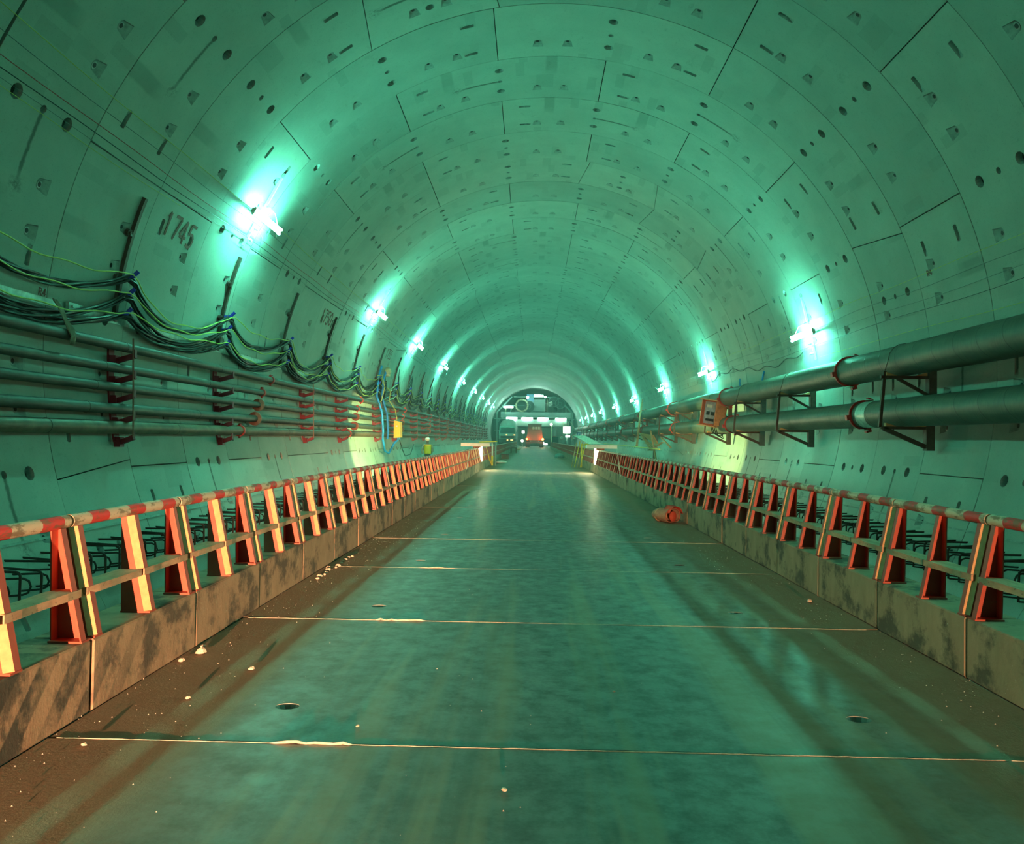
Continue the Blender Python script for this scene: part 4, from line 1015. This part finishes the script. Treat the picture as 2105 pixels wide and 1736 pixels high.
# ------------------------------------------------------------------ gantry at the end of the view
t = thing('gantry', 'green steel boring gantry spanning the tunnel behind the trucks', 'gantry', (0, 124, 0))
G = M['gantry']
put('cross_beam', MB().box((.3, -.2, 1.35), (9.6, .5, 1.0)), M['gantry_light'], t)
put('soffit', MB().box((.3, 1.5, .80), (9.6, 3.5, .12)), G, t)
put('upper_deck', MB().box((.2, 1.5, 2.55), (11.0, 3.6, .9)), G, t)
for x in (-3.6, -2.75, 3.3, 5.2): put('column', MB().box((x, 0, -.6), (.28, .4, 3.1)), G, t)
for x in (-4.6, 4.35): put('side_panel', MB().box((x, .6, -.3), (1.5, .1, 2.4)), G, t)
for sx in (-1, 1):
    put('side_frame', MB().bar((sx*5.9, .5, -2.6), (sx*5.9, .5, 3.0), .25, .25, (1, 0, 0)).bar((sx*5.9, .5, 3.0), (sx*3.6, .5, 5.4), .22, .22).bar((sx*5.9, .5, 1.2), (sx*4.6, .5, 3.0), .14, .14), G, t)
    put('side_platform', MB().box((sx*5.2, 1.2, 1.95), (2.4, 2.6, .14)).box((sx*5.4, 1.2, .1), (1.8, 2.6, .12)), G, t)
put('top_rail', MB().box((0, .6, 5.42), (6.6, .14, .14)), G, t)
put('back_panel', MB().box((.3, 3.5, -.8), (6.0, .1, 3.0)), M['gantry_light'], t)
put('canopy_panel', MB().box((.3, .3, .72), (6.2, .1, .18)), M['duct'], t)
put('handrail', MB().bar((-4.6, -.3, 4.0), (-1.6, -.3, 4.0), .06, .06).bar((1.5, -.3, 3.9), (4.9, -.3, 3.9), .06, .06), G, t)
for x in (1.5, 2.2, 2.9, 3.6, 4.3, 4.9, -4.5, -3.7, -2.9): put('baluster', MB().box((x, -.3, 3.4), (.05, .05, 1.1)), M['gantry_light'] if x > 0 else G, t)
put('machine_house', MB().box((.6, 1.5, 4.1), (2.2, 1.5, 1.9)), G, t)
put('pale_post', MB().box((1.95, -.2, 3.9), (.10, .10, 2.2)), M['cream'], t)
put('ladder', MB().box((4.5, -.5, .55), (.12, .08, 2.1)).box((5.35, -.5, .55), (.12, .08, 2.1)).box((4.92, -.5, 0), (.9, .06, .06)).box((4.92, -.5, .3), (.9, .06, .06)).box((4.92, -.5, .6), (.9, .06, .06)).box((4.92, -.5, .9), (.9, .06, .06)).box((4.92, -.5, 1.2), (.9, .06, .06)), M['cream'], t)
put('stay', MB().bar((5.7, -.3, 1.6), (6.5, -.3, .1), .08, .08), M['cream'], t)
put('blue_sheet', MB().box((-.7, .6, 5.0), (1.1, .05, 1.7)), M['tarp_blue'], t)
for (x, z, w_, nm) in ((-3.55, 1.98, 1.65, 'leftmost'), (-1.15, 1.98, 1.7, 'second from the left'), (1.3, 1.98, 1.65, 'second from the right'), (4.1, 1.98, 1.65, 'rightmost')):
    q = thing('gantry_lamp', f'long glowing lamp on the gantry beam, {nm} of four', 'lamp', (x, 123.4, z), 'lamps on the gantry beam')
    put('diffuser', MB().box((0, -.05, 0), (w_, .1, .26)), M['gantrylamp'], q); put('housing', MB().box((0, .05, .06), (w_+.1, .1, .3)), M['white'], q)
q = thing('gantry_lamp', 'long glowing lamp on a post at upper left of the gantry', 'lamp', (-4.1, 123.4, 3.75)); put('diffuser', MB().box((0, -.05, 0), (1.5, .1, .24)), M['gantrylamp'], q); put('post', MB().box((-.4, .05, -.6), (.08, .08, 1.0)), M['cream'], q)
q = thing('gantry_lamp', 'glowing lamp at the very top of the gantry', 'lamp', (.6, 123.4, 5.55)); put('diffuser', MB().box((0, -.05, 0), (1.4, .1, .26)), M['gantrylamp'], q); put('housing', MB().box((0, .05, .05), (1.5, .1, .3)), M['white'], q)
for x, z, r, nm in ((-1.1, 5.3, .20, 'left of'), (1.65, 5.4, .16, 'right of')):
    q = thing('round_lamp', f'small round lamp just {nm} the topmost gantry lamp', 'lamp', (x, 123.4, z)); put('bulb', MB().ball((0, 0, 0), r, 10, 6), M['gantrylamp'], q); put('bracket', MB().bar((0, .1, 0), (0, .5, -.3), .05, .05), M['gantry'], q)
for (x, z, r, m1, nm) in ((-2.0, 4.05, 1.05, 'cream', 'cream segmented ring of the duct reel at upper left of the gantry'), (-.9, 3.9, .95, 'duct', 'dark duct reel behind the cream one on the gantry'),
                       (3.0, 4.7, .80, 'duct', 'dark round duct mouth on the upper right of the gantry'), (4.0, 4.4, .78, 'duct', 'outer dark round duct mouth on the upper right')):
    q = thing('duct_reel', nm, 'duct', (x, 123.7 if m1 == 'cream' else 124.2, z))
    if m1 == 'cream':
        for k in range(16):
            mb = MB(); a0, a1 = 2*PI*k/16+.03, 2*PI*(k+1)/16-.03; vs = []
            for y in (-.1, .1):
                for rr_, a in ((r*.76, a0), (r, a0), (r, a1), (r*.76, a1)): vs.append((rr_*math.cos(a), y, rr_*math.sin(a)))
            mb.add(vs, [(0, 1, 2, 3), (7, 6, 5, 4), (0, 4, 5, 1), (1, 5, 6, 2), (2, 6, 7, 3), (3, 7, 4, 0)]); put('ring_segment', mb, M['cream'], q)
        put('core', MB().cyl((0, .0, 0), (0, 1.2, 0), r*.75, 20), M['duct'], q, 40)
    else:
        put('drum', MB().cyl((0, 0, 0), (0, 1.6, 0), r, 22), M['duct'], q, 40); put('hub', MB().ring((0, -.05, 0), (0, 1, 0), r*.3, r*.36, .06, 14), G, q); put('rim', MB().ring((0, -.05, 0), (0, 1, 0), r*.93, r*1.04, .12, 22), G, q)
q = thing('duct_hose', 'pale ribbed hose beside the dark duct mouths on the gantry', 'hose', (2.2, 123.9, 4.25))
for k in range(4): put('rib', MB().ring((.0+.16*k, 0, .05*k), (1, .3, .2), .26, .34, .1, 14), M['gantry_light'], q, 40)
# closing bulkhead beyond the gantry
put('bulkhead', MB().cyl((0, 168, 0), (0, 168.2, 0), R+.1, 40), M['gantry'], ceiling)
for p, a0, a1 in ((wall_right, -62, 45), (ceiling, 45, 135), (wall_left, 135, 242)):
    mb = arc_shell(R, a0, a1, 128.36, 168, 24); mb.uv = [(0, .3)]*len(mb.v); put('farther_lining', mb, M['lin_left'], p, 60)

# square floodlight, signs and clutter beside the far right kerb
q = thing('square_floodlight', 'square white floodlight panel at the right in front of the gantry', 'floodlight', (4.05, 100, .02))
put('panel', MB().box((0, 0, 0), (.85, .08, .85)), M['flood_white'], q); put('yoke', MB().box((0, .1, -.9), (.1, .1, 1.0)).box((0, .08, 0), (.9, .05, .9)), G, q)
q = thing('warning_lamp', 'low glowing lamp under the square floodlight', 'lamp', (4.15, 99.5, -.78)); put('lens', MB().box((0, 0, 0), (.55, .1, .24)), M['flood_white'], q); put('base', MB().box((0, .1, -.7), (.1, .1, 1.2)), G, q)
q = thing('pole_lamp', 'small round lamp on a thin pole left of the square floodlight', 'lamp', (2.15, 103, .0)); put('bulb', MB().ball((0, 0, .75), .17, 10, 6), M['flood_white'], q); put('pole', MB().cyl((0.05, .1, -2.3), (0.05, .1, .75), .05, 8), M['cream'], q)
q = thing('small_lamp', 'small square lamp between the mixer truck and the red truck', 'lamp', (-1.55, 108.5, -.25)); put('lens', MB().box((0, 0, 0), (.36, .08, .36)), M['flood_white'], q); put('pole', MB().cyl((0, .1, -2.05), (0, .1, 0), .04, 8), G, q)
q = thing('small_lamp', 'low round lamp just left of the red truck', 'lamp', (-1.62, 104, -1.45)); put('lens', MB().ball((0, 0, 0), .17, 10, 6), M['flood_white'], q); put('pole', MB().cyl((0, .1, -.85), (0, .1, 0), .04, 8), G, q)
q = thing('small_lamp', 'low wide lamp at the right rear wheel of the red truck', 'lamp', (1.45, 104, -1.85)); put('lens', MB().box((0, 0, 0), (.5, .1, .2)), M['flood_white'], q); put('pole', MB().cyl((0, .1, -.45), (0, .1, 0), .04, 8), G, q)
def disc_sign(x, z, y, r, nm, digits):
    q = thing('speed_sign', nm, 'sign', (x, y, z)); put('plate', MB().cyl((0, .02, 0), (0, .0, 0), r, 20), M['sign_white'], q); put('rim', MB().ring((0, -.01, 0), (0, 1, 0), r*.76, r, .03, 20), M['sign_red'], q)
    mb = MB()
    for i, ch in enumerate(digits):
        for p, p2 in {'2': [((.1, .8), (.5, 1)), ((.5, 1), (.9, .7)), ((.9, .7), (.1, 0)), ((.1, 0), (.9, 0))], '0': SEG7['0']}[ch]:
            f = lambda c: (((i-1)*1.2+.1+c[0])*r*.5, -.02, (c[1]-.5)*r*.8); mb.bar(f(p), f(p2), r*.13, .01, (0, 1, 0))
    put('numerals', mb, M['sign_black'], q); put('post', MB().cyl((0, .05, -1.3), (0, .05, 0), .03, 8), G, q)
disc_sign(3.35*.97, -.98, 95, .24, 'round red-rimmed speed sign left of the square floodlight', '20')
disc_sign(4.72*1.0, -.86, 96, .30, 'larger round red-rimmed speed sign under the square floodlight', '20')
q = thing('arrow_sign', 'blue square sign with a pale hooked U-turn arrow', 'sign', (5.45, 97, -.60)); put('plate', MB().box((0, 0, 0), (.52, .03, .62)), M['sign_blue'], q)
put('arrow', MB().tube([(-.12, -.03, .0), (-.12, -.03, .12), (-.06, -.03, .2), (.05, -.03, .2), (.1, -.03, .12), (.1, -.03, -.22)], .035, 6).cyl((-.12, -.03, .04), (-.12, -.03, -.1), .09, 8, 0.0), M['sign_white'], q)
put('post', MB().cyl((.1, .05, -1.5), (.1, .05, 0), .03, 8).box((0, .0, -.38), (.5, .03, .06)), M['cream'], q)
q = thing('cabinet', 'dark upright cabinet with red top at the far right kerb', 'cabinet', (2.2, 86, ZF+.3)); put('case', MB().box((0, 0, .55), (.7, .5, 1.1)), M['duct'], q); put('cap', MB().box((-.1, -.1, 1.13), (.35, .3, .06)), M['sign_red'], q)
q = thing('cement_bag_pile', 'low dark heap covered with sheeting at the far right edge of the road', 'heap', (1.35, 48, ZF)); put('cover', MB().ball((0, 0, .08), .30, 10, 6, (1, 1.6, .75)), M['gantry'], q, 60)
q = thing('red_trestle', 'low red trestle with plank at the far left edge of the road', 'trestle', (-1.75, 62, ZF))
put('top', MB().box((0, 0, .42), (.5, 1.6, .10)), M['rust'], q)
for x in (-.2, .2):
    for y in (-.6, .6): put('leg', MB().box((x, y, .18), (.08, .08, .38)), M['rust'], q)
q = thing('red_crate', 'red-brown crate at the left kerb beyond the gate post', 'crate', (-1.8, 44, ZF)); put('box', MB().box((0, 0, .12), (.4, .8, .22)), M['rust'], q); put('lid', MB().box((0, 0, .25), (.44, .84, .03)), M['maroon'], q)
q = thing('white_bundle', 'small pale bundle on the road beside the left gate post', 'bundle', (-1.72, 36.5, ZF)); put('wrap', MB().ball((0, 0, .05), .22, 8, 5, (1.2, .6, .35)), M['white'], q, 60)
tag(put('plank', MB().box((-1.72, 84, ZF+.05), (.3, 8, .08)), M['ply']), 'long orange plank on the far left side of the road by the trucks', 'plank')

# ------------------------------------------------------------------ haze
if HAZE:
    me = MB().box((0, 92, .5), (13.6, 144, 12.6)).mesh('haze', [])
    hm = bpy.data.materials.new('haze'); hm.use_nodes = True; nt = hm.node_tree; nt.nodes.clear()
    vo = nt.nodes.new('ShaderNodeVolumeScatter'); vo.inputs['Density'].default_value = HAZE; vo.inputs['Anisotropy'].default_value = .25; vo.inputs['Color'].default_value = (.85, 1, .95, 1)
    ou = nt.nodes.new('ShaderNodeOutputMaterial'); nt.links.new(vo.outputs[0], ou.inputs['Volume']); me.materials.append(hm)
    o = link('haze', me); o['kind'] = 'stuff'; tag(o, 'thin dusty haze filling the tunnel', 'haze')
